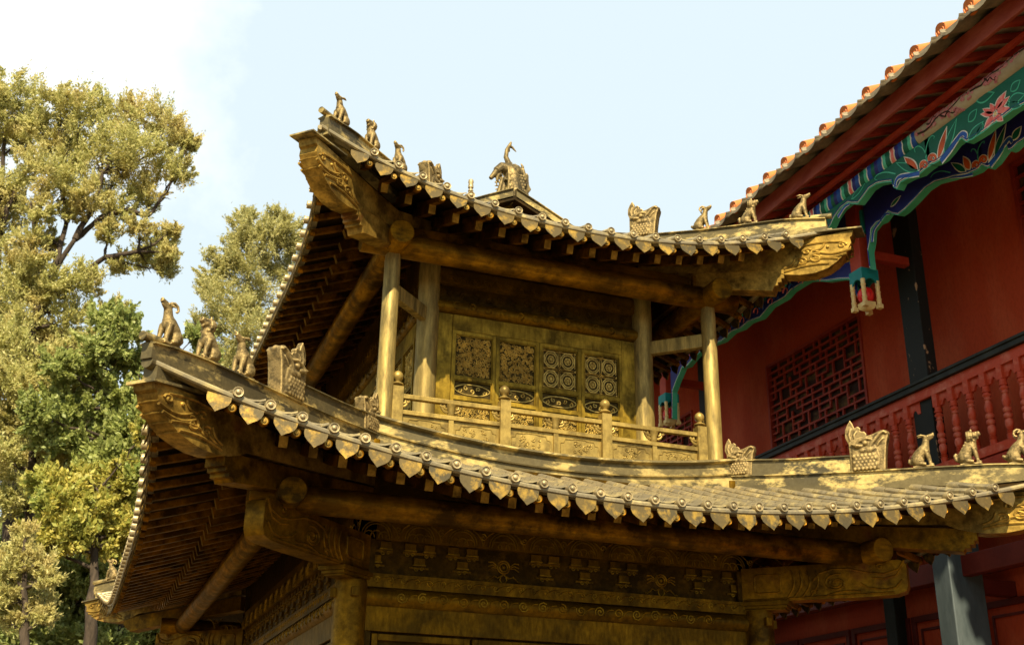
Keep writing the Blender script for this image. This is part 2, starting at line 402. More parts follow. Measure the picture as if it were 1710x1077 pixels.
# round tile ends, pointed drip tiles and rafters as repeated parts
def disc_mesh(name, r=.036):
    m = MB(); R = Matrix.Rotation(pi/2, 3, 'X')    # z -> -y (outward)
    m.lathe([(r*.9, -.05), (r, -.04), (r, .008), (r*.93, .014), (r*.78, .013), (r*.74, .006), (r*.5, .006), (r*.45, .012), (r*.40, .016), (r*.2, .019), (.0005, .020)], 20, R=R)
    return m.mesh(name, M['disc'], 50)
DISC = disc_mesh('tile_end')
def drip_mesh():
    m = MB(); w_, h = .079, .118
    pl = [(-w_, .012), (-w_*1.0, -.022), (-w_*.90, -.050), (-w_*.62, -.076), (-w_*.28, -.097), (0, -h), (w_*.28, -.097), (w_*.62, -.076), (w_*.90, -.050), (w_*1.0, -.022), (w_, .012)]
    # slightly dished plate, hung under the strip and leaning out at the foot
    n = len(pl)
    f = lambda x, z, d: V((x, -.010*(1-(x/w_)**2)+z*.10+d, z))
    m.prism(pl, f, -.004, .004)
    ins = [(x*.80, z*.80-.012) for x, z in pl]
    return m.mesh('drip_tile', M['drip'], 30)
DRIP = drip_mesh()
def tilt_rot(th, dz):
    return (0, dz, th)
cand = {'tile_end': [], 'drip_tile': [], 'rafter': [], 'flying_rafter': []}
random.seed(4)
def raf_mesh(name, pts, w_, h, disc, mat):
    return None
for R, roof, rows, key, spc in ((low, low_roof, low_rows, 'low', .2155), (upr, up_roof, up_rows, 'up', .2235)):
    for side in 'FLR':
        th = SIDES[side][0]; od, al = sdir(side); h = SIDES[side][1]
        for t in rows[side]:
            b = R.b(side, t); z = R.ze(side, t)
            p = sp(side, b+(.038 if side == 'F' else .055), t, z+.010); cand['tile_end'].append((p, th, roof, 0, side))
        for t in [rows[side][0]-spc/2]+[x+spc/2 for x in rows[side]]:
            b = R.b(side, t); sl = (R.ze(side, t+.05)-R.ze(side, t-.05))/.1
            jit = random.uniform(-.008, .008)
            p = sp(side, b+.016, t+jit, R.ze(side, t)-.046+random.uniform(-.006, .004)); cand['drip_tile'].append((p, th, roof, -math.atan(sl)*.8+random.uniform(-.11, .11), side))
        zin = .30 if key == 'low' else -.48
        for t in [x-.025 for x in rows[side]]:
            over = abs(t)-h
            b = R.b(side, t)
            # flying rafter: round, closed by a small boss at the eave
            a1 = b-.015; a2 = max(b-.75, over+.10)
            if a1-a2 > .12:
                f = lambda a: sp(side, a, t, R.z(side, a, t)-(.100 if a > b-.2 else .082))
                cand['flying_rafter'].append((side, t, a1, a2, roof, R, f))
            a1 = (1.27 if key == 'low' else .36)+(.0 if key == 'low' else .0)+.12*R.uu(side, t)**2
            a2 = max(zin, over+.08)
            if a1-a2 > .10:
                cand['rafter'].append((side, t, a1, a2, roof, R, None))
def dist(p): return V(p).length
OUT0 = V((0, 0, 0))
for name, me in (('tile_end', DISC), ('drip_tile', DRIP)):
    L_ = sorted(cand[name], key=lambda c: dist(c[0])*(1.0 if c[4] == 'F' else 1.25 if c[4] == 'L' else 5))
    for p, th, roof, tl, side in L_[:98]:
        o = part(name, me, roof, p); o.rotation_euler = (0, tl, th)
    for p, th, roof, tl, side in L_[98:]: cand.setdefault(name+'_x', []).append((p, th, roof, tl))
    for roof in (low_roof, up_roof):
        rest = [c for c in cand[name+'_x'] if c[2] is roof]
        if not rest: continue
        mb = MB(); base = [v.co.copy() for v in me.vertices]; fcs = [tuple(q.vertices) for q in me.polygons]
        for p, th, _, tl in rest:
            Mx = Matrix.Translation(p) @ Matrix.Rotation(th, 4, 'Z') @ Matrix.Rotation(tl, 4, 'Y')
            mb.add([Mx @ q for q in base], fcs)
        part(name, mb.mesh(name+'_far', me.materials[0], 40), roof, stuff=True)
def flying(mb, c):
    side, t, a1, a2, roof, R, f = c
    b = R.b(side, t); od, al = sdir(side)
    pts = [sp(side, a, t, R.z(side, a, t)-o_) for a, o_ in ((a1-.01, .098), (a1-.25, .090), (a2, .085))] if a1-a2 > .3 else [sp(side, a, t, R.z(side, a, t)-.095) for a in (a1-.01, a2)]
    for p, q in zip(pts, pts[1:]): mb.beam(p, q, .050, .050)
    th = SIDES[side][0]; Rm = Matrix.Rotation(th, 3, 'Z') @ Matrix.Rotation(pi/2, 3, 'X')
    mb.lathe([(.026, -.03), (.033, -.03), (.033, .008), (.029, .013), (.024, .009), (.014, .009), (.012, .016), (.0005, .018)], 14, pts[0]+od*.012, Rm)
def lowraf(mb, c):
    side, t, a1, a2, roof, R, f = c
    off = .155
    pts = [sp(side, a1, t, R.z(side, a1, t)-off), sp(side, a2, t, R.z(side, a2, t)-off)]
    if a1-a2 > .5:
        am = (a1+a2)/2; pts.insert(1, sp(side, am, t, R.z(side, am, t)-off-.005))
    for p, q in zip(pts, pts[1:]): mb.beam(p, q, .062, .085)
def ends(me, c):
    od, al = sdir(c[0]); me.materials.append(M['dragon'])
    far_ = max(v.co.dot(od) for v in me.vertices)
    for p in me.polygons:
        if p.normal.dot(od) > .8 and p.center.dot(od) > far_-.05: p.material_index = 1
    return me
for name, fn in (('flying_rafter', flying), ('rafter', lowraf)):
    L_ = sorted(cand[name], key=lambda c: dist(sp(c[0], c[2], c[1], 2))*(1.0 if c[0] == 'F' else 1.15 if c[0] == 'L' else 3))
    for c in L_[:98]:
        mb = MB(); fn(mb, c); part(name, ends(mb.mesh(name, M['rafter'], 35), c), c[4])
    for roof in (low_roof, up_roof):
        mb = MB(); rest = [c for c in L_[98:] if c[4] is roof]
        for c in rest: fn(mb, c)
        if rest: part(name, mb.mesh(name+'_far', M['rafter'], 35), roof, stuff=True)

# upper gable roof above the hips
gm = MB(); gt = MB(); gw = MB()
gz = lambda dx: 6.00-.46*dx-.05*dx*dx
y0, y1 = CY-HY+1.22, CY+HY-1.22
for sx in (-1, 1):
    prev = None
    for i in range(9):
        dx = 1.0*i/8
        cur = [V((CX+sx*dx, y, gz(dx))) for y in (y0, y1)]
        if prev: gm.add([prev[0], prev[1], cur[1], cur[0], *(q-V((0, 0, .05)) for q in (prev[0], prev[1], cur[1], cur[0]))], [(0, 1, 2, 3), (4, 5, 6, 7), (0, 3, 7, 4), (1, 2, 6, 5)])
        prev = cur
    ny = int((y1-y0)/.2235)
    for k in range(ny+1):
        y = y0+.05+k*.2235
        gt.tube([V((CX+sx*dx, y, gz(dx)+.012)) for dx in (.03, .3, .6, .98)], .034, 8)
for y in (y0+.16, y1-.16):
    gw.prism([(-1.0, gz(1)-.03), (0, 5.2), (1.0, gz(1)-.03), (0, gz(0)-.03)], lambda u, v, d: V((CX+u, d, v)), y-.02, y+.02)
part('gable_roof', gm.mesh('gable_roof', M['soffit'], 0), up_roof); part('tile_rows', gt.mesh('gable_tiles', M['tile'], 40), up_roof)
part('gable_wall', gw.mesh('gable_wall', M['wall'], 0), hall)

# ---- ridges
def ridge_profile(w_, h, cap=.018, capw=.03, mid=None):
    p = [(-w_/2, 0), (w_/2, 0)]
    if mid: p += [(w_/2, mid-.014), (w_/2+.026, mid-.010), (w_/2+.028, mid+.004), (w_/2-.004, mid+.012)]
    p += [(w_/2, h-cap), (w_/2+capw, h-cap), (w_/2+capw, h-cap*.45), (w_/2*.8, h), (0, h+.012), (-w_/2*.8, h), (-w_/2-capw, h-cap*.45), (-w_/2-capw, h-cap), (-w_/2, h-cap)]
    if mid: p += [(-w_/2+.004, mid+.012), (-w_/2-.028, mid+.004), (-w_/2-.026, mid-.010), (-w_/2, mid-.014)]
    return p
# curved ridge band at the foot of the upper storey
for side in 'FLRB':
    h = SIDES[side][1]; od, al = sdir(side); fr = []
    sag = lambda t: .055*(HX+.14)**2*max(0, 1-(h+.14-abs(t))/(HX+.14))**2
    n = 34; prof_hi = .285
    for i in range(n+1):
        t = -(h+.10)+2*(h+.10)*i/n
        z0 = 2.44+sag(t)*.95; fr.append((sp(side, .10, t, z0), od, V((0, 0, 1))))
    w_ = .09
    pr = [(-w_/2, -.1), (w_/2, -.1), (w_/2, .145), (w_/2+.022, .148), (w_/2+.026, .160), (w_/2, .168), (w_/2-.004, .262), (w_/2+.03, .264), (w_/2+.046, .276), (w_/2+.042, .292), (w_/2+.02, .302), (0, .306), (-w_/2, .30)]
    mb = MB().sweep(pr, fr); part('base_ridge', mb.mesh('base_ridge', M['ridge'], 35), hall)
def hipline(pts, c, prof):
    fr = []
    o2 = V((-c[1], c[0], 0)).normalized()
    for a, z in pts: fr.append((dg(c, a, z), o2, V((0, 0, 1))))
    return fr
CORN = {'FL': (-1, -1), 'FR': (1, -1), 'BL': (-1, 1), 'BR': (1, 1)}
for cn, c in CORN.items():
    # lower hip, two stages
    pts = [(.10+1.90*i/14) for i in range(15)]
    base = lambda a: lerp_tab(low.hip, a)-.02
    topz = lambda a: lerp_tab([(.1, 2.735), (.6, 2.690), (1.0, 2.665), (1.4, 2.645), (1.7, 2.628), (1.9, 2.60), (2.03, 2.570)], a)
    mb = MB(); o2 = V((-c[1], c[0], 0)).normalized()
    def stage(mb, pts, base, topz, w_):
        fr = []; P = None
        rows_ = []
        for a in pts:
            h = topz(a)-base(a); pr = ridge_profile(w_, h, .016, .022); rows_.append([dg(c, a, base(a))+o2*x+V((0, 0, y)) for x, y in pr])
        n = len(rows_[0]); vs = [q for r in rows_ for q in r]; fs = []
        for i in range(len(rows_)-1):
            for k in range(n): k2 = (k+1) % n; fs.append((i*n+k, i*n+k2, (i+1)*n+k2, (i+1)*n+k))
        fs += [tuple(range(n-1, -1, -1)), tuple((len(rows_)-1)*n+k for k in range(n))]
        mb.add(vs, fs)
    stage(mb, [.10+1.91*i/16 for i in range(17)], base, topz, .085)
    stage(mb, [.12+.80*i/8 for i in range(9)], lambda a: topz(a)-.01, lambda a: lerp_tab([(.1, 2.885), (.5, 2.84), (.93, 2.815)], a), .075)
    # round tile lying on the tip
    d = V((c[0], c[1], 0)).normalized()
    mb.tube([dg(c, 1.86, 2.620), dg(c, 2.05, 2.600)], .030, 12)
    mb.tube([dg(c, 1.9, 2.445), dg(c, 2.0, 2.452)], .045, 12)
    # small roof plate under the ridge tip
    part('hip_ridge', mb.mesh('hip_ridge', M['ridge'], 35), hall)
    mb = MB()
    stage(mb, [-.50+1.36*i/14 for i in range(15)], lambda a: lerp_tab(upr.hip, a)-.02, lambda a: lerp_tab([(-.5, 5.375), (0, 5.30), (.35, 5.27), (.6, 5.25), (.87, 5.185)], a), .085)
    stage(mb, [-1.25+.78*i/6 for i in range(7)], lambda a: lerp_tab(upr.hip, a)-.02, lambda a: lerp_tab([(-1.25, 5.66), (-.47, 5.38)], a), .09)
    mb.tube([dg(c, .76, 5.232), dg(c, .90, 5.215)], .028, 12)
    part('hip_ridge', mb.mesh('hip_ridge', M['ridge'], 35), hall)
# main ridge and gable verges
mb = MB(); fr = [(V((CX, y, 5.96+.05*((y-CY)/2)**2)), V((1, 0, 0)), V((0, 0, 1))) for y in [y0+.1+(y1-y0-.2)*i/12 for i in range(13)]]
mb.sweep(ridge_profile(.10, .26, .02, .03, .13), fr); part('main_ridge', mb.mesh('main_ridge', M['ridge'], 35), hall)
for y in (y0+.04, y1-.04):
    for sx in (-1, 1):
        mb = MB(); fr = [(V((CX+sx*dx, y, gz(dx)-.02)), V((0, 1, 0)), V((0, 0, 1))) for dx in [.02+.95*i/8 for i in range(9)]]
        mb.sweep(ridge_profile(.08, .12, .016, .022), fr)
        part('verge_ridge', mb.mesh('verge_ridge', M['ridge'], 35), hall)

# ---- purlins, corner beams, columns
def purlin(z, a, ext, r, name='eave_purlin'):
    for side in 'FLRB':
        h = SIDES[side][1]; od, al = sdir(side)
        m = MB().tube([sp(side, a, -(h+a+ext), z), sp(side, a, -(h+a+ext)+.006, z), sp(side, a, h+a+ext-.006, z), sp(side, a, h+a+ext, z)], [r-.006, r, r, r-.006], 28)
        part(name, m.mesh(name, M['beam'], 45), hall)
purlin(1.940, .885, .275, .102); purlin(4.545, 0, .30, .112)
# a square purlin plate between the eave purlin and the rafters, near the wall
for side in 'FLRB':
    h = SIDES[side][1]
    m = MB().beam(sp(side, -.10, -h-.0, 4.70), sp(side, -.10, h, 4.70), .10, .16); part('wall_plate', m.mesh('wall_plate', M['beam'], 35), hall, bevel=.004)

def diag_prism(mb, c, poly, w_):
    mb.prism(poly, lambda a, z, d: dg(c, a, z, d), -w_/2, w_/2)
def relief(mb, c, lines, w_, r, side):      # carved lines on the cheeks of a diagonal beam
    for ln in lines:
        mb.tube([dg(c, a, z, side*(w_/2+.001)) for a, z in ln], r, 6, flat=1)
def spiral(cx, cz, r, turns=1.6, a0=0, dr=1, n=22, k=.12):
    return [(cx+r*(1-(1-k)*i/n)*cos(a0+dr*2*pi*turns*i/n), cz+r*(1-(1-k)*i/n)*sin(a0+dr*2*pi*turns*i/n)) for i in range(n+1)]
def arcw(x0, z0, x1, z1, bul, n=10):
    dx, dz = x1-x0, z1-z0; L_ = sqrt(dx*dx+dz*dz); nx, nz_ = -dz/L_, dx/L_
    return [(x0+dx*i/n+nx*bul*sin(pi*i/n), z0+dz*i/n+nz_*bul*sin(pi*i/n)) for i in range(n+1)]
DW = .17
for cn, c in CORN.items():
    for lvl in (0, 1):
        sh = {('FL', 1): (-.03, -.13), ('FL', 0): (-.075, -.02)}.get((cn, lvl), (0, 0))
        # measured outlines (a, z) of the dragon-headed upper corner beam and the stepped lower one
        if lvl == 0:
            head = [(2.075, 2.335), (2.065, 2.285), (2.045, 2.27), (2.035, 2.235), (2.012, 2.20), (1.985, 2.155), (1.933, 2.107), (1.87, 2.07), (1.787, 2.045), (1.70, 2.030), (1.60, 2.035), (1.52, 2.055), (1.44, 2.09), (1.38, 2.13), (.9, 2.19), (.2, 2.30), (.2, 2.42), (.9, 2.37), (1.4, 2.345), (1.75, 2.36)]
            plate = [(2.095, 2.318), (2.095, 2.338), (1.95, 2.362), (1.76, 2.40), (1.76, 2.38), (1.95, 2.345)]
            b2 = [(1.545, 2.08), (1.545, 1.985), (1.525, 1.985), (1.525, 1.955), (1.500, 1.955), (1.500, 1.925), (1.47, 1.925), (1.46, 1.90), (1.0, 1.985), (.2, 2.10), (.2, 2.28), (1.2, 2.13)]
            hx, hz = 1.80, 2.20
            tip = (1.95, 2.42)
        else:
            head = [(1.035, 4.985), (1.025, 4.93), (1.01, 4.915), (1.015, 4.86), (.99, 4.80), (.96, 4.745), (.91, 4.685), (.85, 4.635), (.76, 4.605), (.66, 4.610), (.56, 4.64), (.50, 4.69), (.40, 4.72), (.1, 4.77), (-.48, 4.92), (-.48, 5.06), (.1, 4.96), (.4, 4.96), (.75, 4.975)]
            plate = [(1.095, 4.985), (1.095, 4.998), (.74, 5.035), (.74, 5.02)]
            b2 = [(.555, 4.69), (.555, 4.605), (.535, 4.605), (.535, 4.57), (.51, 4.57), (.51, 4.54), (.485, 4.54), (.47, 4.49), (.1, 4.60), (-.48, 4.72), (-.48, 4.90), (.1, 4.80), (.4, 4.73)]
            hx, hz = .78, 4.79
            tip = (.88, 5.05)
        head, plate, b2 = ([(a+sh[0], z+sh[1]) if a > 0 else (a, z) for a, z in q] for q in (head, plate, b2))
        hx += sh[0]; hz += sh[1]
        m = MB(); diag_prism(m, c, head, DW)
        dz = hz-2.20; da = hx-1.80
        P = lambda pts: [(a+da, z+dz) for a, z in pts]
        for sgn in (-1, 1):
            lines = [P(spiral(1.975, 2.255, .030, 1.2, 0)), P(arcw(2.03, 2.205, 1.80, 2.235, .035)), P(arcw(2.00, 2.165, 1.78, 2.20, .03)),
                     P(spiral(1.80, 2.165, .050, 1.3, 1.0)), P(spiral(1.70, 2.150, .042, 1.3, 2.2, -1)), P(spiral(1.74, 2.245, .032, 1.2, .4)),
                     P(arcw(1.94, 2.125, 1.62, 2.10, -.045)), P(arcw(1.88, 2.09, 1.58, 2.075, -.02)), P(arcw(1.66, 2.20, 1.58, 2.11, .02)), P(arcw(1.98, 2.29, 1.66, 2.31, -.02)),
                     P(arcw(1.86, 2.30, 1.78, 2.245, .02))]
            relief(m, c, lines, DW, .0125, sgn)
            m.ball(dg(c, 1.88+da, 2.262+dz, sgn*(DW/2)), .016, 8, 6)
        d = V((c[0], c[1], 0)).normalized()
        for zz, aa in ((2.225, 2.028), (2.165, 1.99), (2.12, 1.945), (2.08, 1.885)):
            m.tube([dg(c, aa+da, zz+dz, -DW/2), dg(c, aa+da+.006, zz+dz, 0), dg(c, aa+da, zz+dz, DW/2)], .007, 6)
        p_ = part('corner_beam', m.mesh('corner_beam', M['dragon'], 32), hall)
        m2 = MB(); diag_prism(m2, c, plate, DW+.06)
        if lvl == 0: diag_prism(m2, c, [(1.97, 2.345), (1.97, 2.43), (1.0, 2.44), (1.0, 2.35)], .11)
        else: diag_prism(m2, c, [(.865, 5.0), (.865, 5.09), (0, 5.11), (0, 4.98)], .11)
        part('cover_plate', m2.mesh('cover_plate', M['ridge'], 30), p_)
        m3 = MB(); diag_prism(m3, c, b2, DW-.01); part('lower_corner_beam', m3.mesh('lower_corner_beam', M['dragon'] if lvl else M['carved'], 30), hall, bevel=.003)
    # outer columns of the upper storey, inner columns, lower columns
    col = MB().lathe([(.079, -.03), (.079, 0), (.0745, .02), (.0745, .6), (.072, 1.7), (.068, 1.72), (.068, 1.77)], 28, dg(c, 0, 2.68))
    part('column', col.mesh('column', M['column'], 50), hall)
    col = MB().lathe([(.103, 0), (.103, 1.5), (.100, 2.2)], 30, dg(c, -.485, 2.68)); part('column', col.mesh('column', M['column'], 50), hall)
    col = MB().lathe([(.135, PAVZ), (.135, PAVZ+.05), (.128, PAVZ+.1), (.126, 1.47), (.12, 1.50)], 32, (*dg(c, .22, 0)[:2], 0)); cc = part('column', col.mesh('column', M['carved'], 50), hall)
    mm = MB()
    od = V((c[0], c[1], 0)).normalized(); Rz = Matrix.Rotation(atan2(c[1], c[0]), 3, 'Z')
    for wd, z0_, z1_ in ((.22, 1.50, 1.515), (.26, 1.515, 1.54), (.30, 1.54, 1.575)): mm.box(dg(c, .28, (z0_+z1_)/2), (wd+.12, wd*.8, z1_-z0_), Rz)
    for ax in ((1, 0), (0, 1)):
        q = dg(c, .22, 1.40); e = V((c[0]*ax[0], c[1]*ax[1], 0)); mm.box(q+e*.14, (.055, .055, .07), None)
    part('capital', mm.mesh('capital', M['wall'], 30), cc, bevel=.003)
    # post on the lower column axis, carrying the upper column
    m = MB().lathe([(.072, 1.55), (.072, 2.68)], 22, (*dg(c, .09, 0)[:2], 0)); part('column', m.mesh('column', M['wall'], 50), hall)
    # carved diagonal beam
    cb = MB(); diag_prism(cb, c, [(.12, 1.575), (.9, 1.572), (1.06, 1.580), (1.115, 1.605), (1.130, 1.65), (1.130, 1.82), (1.118, 1.850), (1.09, 1.868), (.12, 1.868)], .165)
    for sgn in (-1, 1):
        ln = [[(a, z) for a, z in ([(1.12, 1.86), (1.085, 1.79), (1.0, 1.755), (.90, 1.775), (.80, 1.815), (.70, 1.82), (.62, 1.79), (.58, 1.73)])],
              [(1.11, 1.82), (1.07, 1.74), (1.0, 1.715), (.93, 1.73)], [(1.10, 1.70), (1.06, 1.64), (1.0, 1.625), (.9, 1.65), (.86, 1.69)],
              spiral(.72, 1.70, .080, 1.5, 1.2), spiral(.72, 1.70, .045, 1.2, 2.5), arcw(.60, 1.82, .56, 1.60, .03), arcw(.55, 1.82, .51, 1.60, .03), arcw(.50, 1.83, .46, 1.60, .03), arcw(.45, 1.83, .42, 1.60, .03),
              [(.38, 1.66), (.38, 1.79), (.36, 1.805), (.24, 1.805), (.22, 1.79), (.22, 1.66), (.24, 1.645), (.36, 1.645), (.38, 1.66)],
              spiral(.98, 1.82, .028, 1.2, 0), spiral(.58, 1.635, .022, 1.2, 0), arcw(.86, 1.62, .66, 1.60, -.02), arcw(1.05, 1.60, .15, 1.590, 0)]
        relief(cb, c, ln, .165, .0105, sgn)
    part('carved_beam', cb.mesh('carved_beam', M['carved'], 32), hall)
    # tie between outer and inner upper columns
    tb = MB().beam(dg(c, -.04, 4.105), dg(c, -.45, 4.105), .075, .135); part('tie_beam', tb.mesh('tie_beam', M['column'], 30), hall, bevel=.004)

# ---- facade pieces (u along the side, v = height, d = out from the wall plane)
def fac(side, a0): 
    return lambda u, v, d=0: sp(side, a0+d, u, v)
def slab(F, u0, u1, v0, v1, d0, d1, mb=None):
    mb = mb or MB(); mb.prism([(u0, v0), (u1, v0), (u1, v1), (u0, v1)], F, d0, d1); return mb
def frame(mb, F, u0, u1, v0, v1, t, d0, d1):
    slab(F, u0, u0+t, v0, v1, d0, d1, mb); slab(F, u1-t, u1, v0, v1, d0, d1, mb)
    slab(F, u0+t, u1-t, v0, v0+t, d0, d1-.0015, mb); slab(F, u0+t, u1-t, v1-t, v1, d0, d1-.0015, mb)
def curl(mb, F, pts, r, d=0.0, n=5): mb.tube([F(u, v, d) for u, v in pts], r, n, cap=True)
def half_log(F, u0, u1, v, r, d=0, n=14):
    mb = MB(); mb.tube([F(u0, v, d), F(u1, v, d)], r, n*2); return mb
rnd = random.Random(7)
def foliage_panel(mb, F, u0, u1, v0, v1, seed):
    R = random.Random(seed); n = int((u1-u0)*(v1-v0)*2300)
    for i in range(n):
        u = R.uniform(u0+.012, u1-.012); v = R.uniform(v0+.012, v1-.012); r = R.uniform(.010, .028)
        curl(mb, F, [(min(u1-.004, max(u0+.004, a)), min(v1-.004, max(v0+.004, b))) for a, b in spiral(u, v, r, R.uniform(.45, 1.1), R.uniform(0, 6.28), R.choice((-1, 1)), 6, .25)], R.uniform(.0042, .0062), R.uniform(.002, .010), 4)
def geo_panel(mb, F, u0, u1, v0, v1):
    W_, H_ = u1-u0, v1-v0; cw = W_/2; rh = cw*1.0
    rows_ = int(round(H_/rh)); ch = H_/rows_
    def ring(cu, cv, r, n, th, a0=0, d=.004):
        pts = [(cu+r*cos(a0+2*pi*k/n), cv+r*ch/cw*sin(a0+2*pi*k/n)) for k in range(n+1)]; curl(mb, F, pts, th, d, 5)
    for i in range(2):
        for j in range(rows_):
            cu, cv = u0+cw*(i+.5), v0+ch*(j+.5)
            ring(cu, cv, cw*.44, 8, .0085, pi/8); ring(cu, cv, cw*.33, 12, .0065); ring(cu, cv, cw*.19, 6, .0065); ring(cu, cv, cw*.06, 6, .007)
            for k in range(6): a = k*pi/3; curl(mb, F, [(cu+cw*.10*cos(a), cv+cw*.10*sin(a)), (cu+cw*.2*cos(a), cv+cw*.2*sin(a))], .0065, .004, 4)
    for i in range(3):
        for j in range(rows_+1):
            cu, cv = u0+cw*i, v0+ch*j; R4 = cw*.15
            pts = [(cu+R4*cos(pi/2*k), cv+R4*sin(pi/2*k)) for k in range(5)]
            pts = [(min(u1-.004, max(u0+.004, a)), min(v1-.004, max(v0+.004, b))) for a, b in pts]; curl(mb, F, pts, .0065, .004, 4)
            mb.ball(F(min(u1-.012, max(u0+.012, cu)), min(v1-.012, max(v0+.012, cv)), .004), .011, 6, 5)
            if j < rows_:
                for q in (-1, 1):
                    uu = cu+q*cw*.055
                    if u0 < uu < u1: curl(mb, F, [(uu, cv+ch*.16), (uu, cv+ch*.84)], .0055, .003, 4)
            if i < 2:
                for q in (-1, 1):
                    vv = cv+q*ch*.055
                    if v0 < vv < v1: curl(mb, F, [(cu+cw*.16, vv), (cu+cw*.84, vv)], .0055, .003, 4)
def scroll_panel(mb, F, u0, u1, v0, v1, seed=0):
    cu, cv = (u0+u1)/2, (v0+v1)/2; hw, hh = (u1-u0)/2, (v1-v0)/2
    out_ = [(cu+hw*.92*cos(a)*(1+.08*cos(4*a)), cv+hh*.78*sin(a)*(1+.12*cos(2*a))) for a in [2*pi*k/28 for k in range(29)]]
    curl(mb, F, out_, .0065, .004, 5)
    R = random.Random(seed)
    k = max(3, int(hw*2/.065))
    for i in range(k):
        u = u0+hw*.3+(hw*1.4)*i/(k-1); r = hh*.33
        curl(mb, F, spiral(u, cv+(hh*.18 if i % 2 else -hh*.18), r, 1.1, R.uniform(0, 6), R.choice((-1, 1)), 9, .2), .0062, .004, 5)
def door_leaf(name, kind, w_, v0, v1, top):
    """one leaf in local coordinates x along, -y outward"""
    F = lambda u, v, d=0: V((u, -d, v))
    st = MB(); t = .030
    slab(F, 0, t, v0, v1, 0, .032, st); slab(F, w_-t, w_, v0, v1, 0, .032, st)
    rails = [v1, top[0], top[1], top[2], v0]
    for a, b in ((v1-.035, v1), (top[0]-.034, top[0]), (top[1]-.034, top[1]), (v0, v0+.04)):
        slab(F, t, w_-t, a, b, 0, .030, st)
    for a, b in ((v1-.035, top[0]), (top[0]-.034, top[1]), (top[1]-.034, v0+.04)):   # thin inner moulding
        frame(st, F, t, w_-t, b, a, .010, .004, .020)
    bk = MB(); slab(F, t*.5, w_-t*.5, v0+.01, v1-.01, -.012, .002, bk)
    pn = MB()
    if kind == 'fol': foliage_panel(pn, F, t+.012, w_-t-.012, top[0]+.012, v1-.047, name)
    else: geo_panel(pn, F, t+.012, w_-t-.012, top[0]+.012, v1-.047)
    scroll_panel(pn, F, t+.012, w_-t-.012, top[1]+.006, top[0]-.042, name)
    foliage_panel(pn, F, t+.012, w_-t-.012, v0+.05, top[1]-.046, name+50)
    return (st.mesh('door_frame', M['door'], 30), bk.mesh('door_back', M['doorback'], 0), pn.mesh('door_relief', M['lattice'], 45))
# upper walls
DV0, DV1 = 2.78, 4.005; LW = .4335
DTOP = (3.555, 3.36, 0)
leafs = [door_leaf(1, 'fol', LW, DV0, DV1, DTOP), door_leaf(2, 'fol', LW, DV0, DV1, DTOP), door_leaf(3, 'geo', LW, DV0, DV1, DTOP), None]
leafs[3] = leafs[2]
def put_leaf(L3, p, th, label=None):
    fr = part('door', L3[0], hall, p, (0, 0, th), label)
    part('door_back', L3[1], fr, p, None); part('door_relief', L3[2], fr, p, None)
    for ch in fr.children: ch.location = (0, 0, 0)
    return fr
for side in 'FLRB':
    h = SIDES[side][1]; a0 = -.485; th = SIDES[side][0]; Lw = h-.485; F = fac(side, a0)
    n = 4 if side in 'FB' else 10
    lw_tot = n*(LW+.004)
    if side in 'FLR':
        for i in range(n):
            u = -lw_tot/2+i*(LW+.004); L3 = leafs[i] if side == 'F' else leafs[i % 3]
            lab = None
            put_leaf(L3, sp(side, a0, u, 0), th, lab)
    wl = MB()
    for sgn in (-1, 1):
        a, b = sorted((sgn*lw_tot/2, sgn*Lw)); slab(F, a, b, 2.68, 4.165, -.03, .022, wl)
    slab(F, -lw_tot/2, lw_tot/2, 4.010, 4.165, -.03, .026, wl)
    slab(F, -lw_tot/2, lw_tot/2, 2.68, 2.78, -.03, .03, wl)
    part('wall', wl.mesh('wall', M['door'], 30), hall, bevel=.004)
    bd = half_log(F, -Lw, Lw, 4.235, .070, .0); pr = MB()
    for i in range(int(Lw*2/.16)):
        u = -Lw+.10+i*.16; curl(bd, F, spiral(u, 4.235, .045, 1.2, i, 1 if i % 2 else -1, 12), .008, .066, 5)
    part('carved_lintel', bd.mesh('carved_lintel', M['wall'], 40), hall)
    fz = MB(); slab(F, -Lw, Lw, 4.28, 4.50, -.05, -.02, fz)
    for i in range(int(Lw*2/.13)):
        curl(fz, F, spiral(-Lw+.09+i*.13, 4.38+.02*(i % 2), .042, 1.2, i*1.7, 1 if i % 2 else -1, 10), .009, -.018, 5)
    part('frieze', fz.mesh('frieze', M['recess'], 35), hall)
    tb = MB(); slab(F, -Lw, Lw, 4.47, 4.62, -.05, .035, tb)
    for i in range(int(Lw*2/.12)):
        u = -Lw+.08+i*.12
        for r in (.05, .032): curl(tb, F, [(u+r*cos(a), 4.49+r*1.3*sin(a)) for a in [pi*k/8 for k in range(9)]], .008, .036, 5)
    slab(F, -Lw, Lw, 4.62, 5.15, -.05, .0, tb)
    part('carved_band', tb.mesh('carved_band', M['wall'], 35), hall)
# balcony floor and inner deck
m = MB().box((CX, CY, 2.70), (2*HX+.12, 2*HY+.12, .08)); part('balcony_floor', m.mesh('balcony_floor', M['wall'], 0), hall)

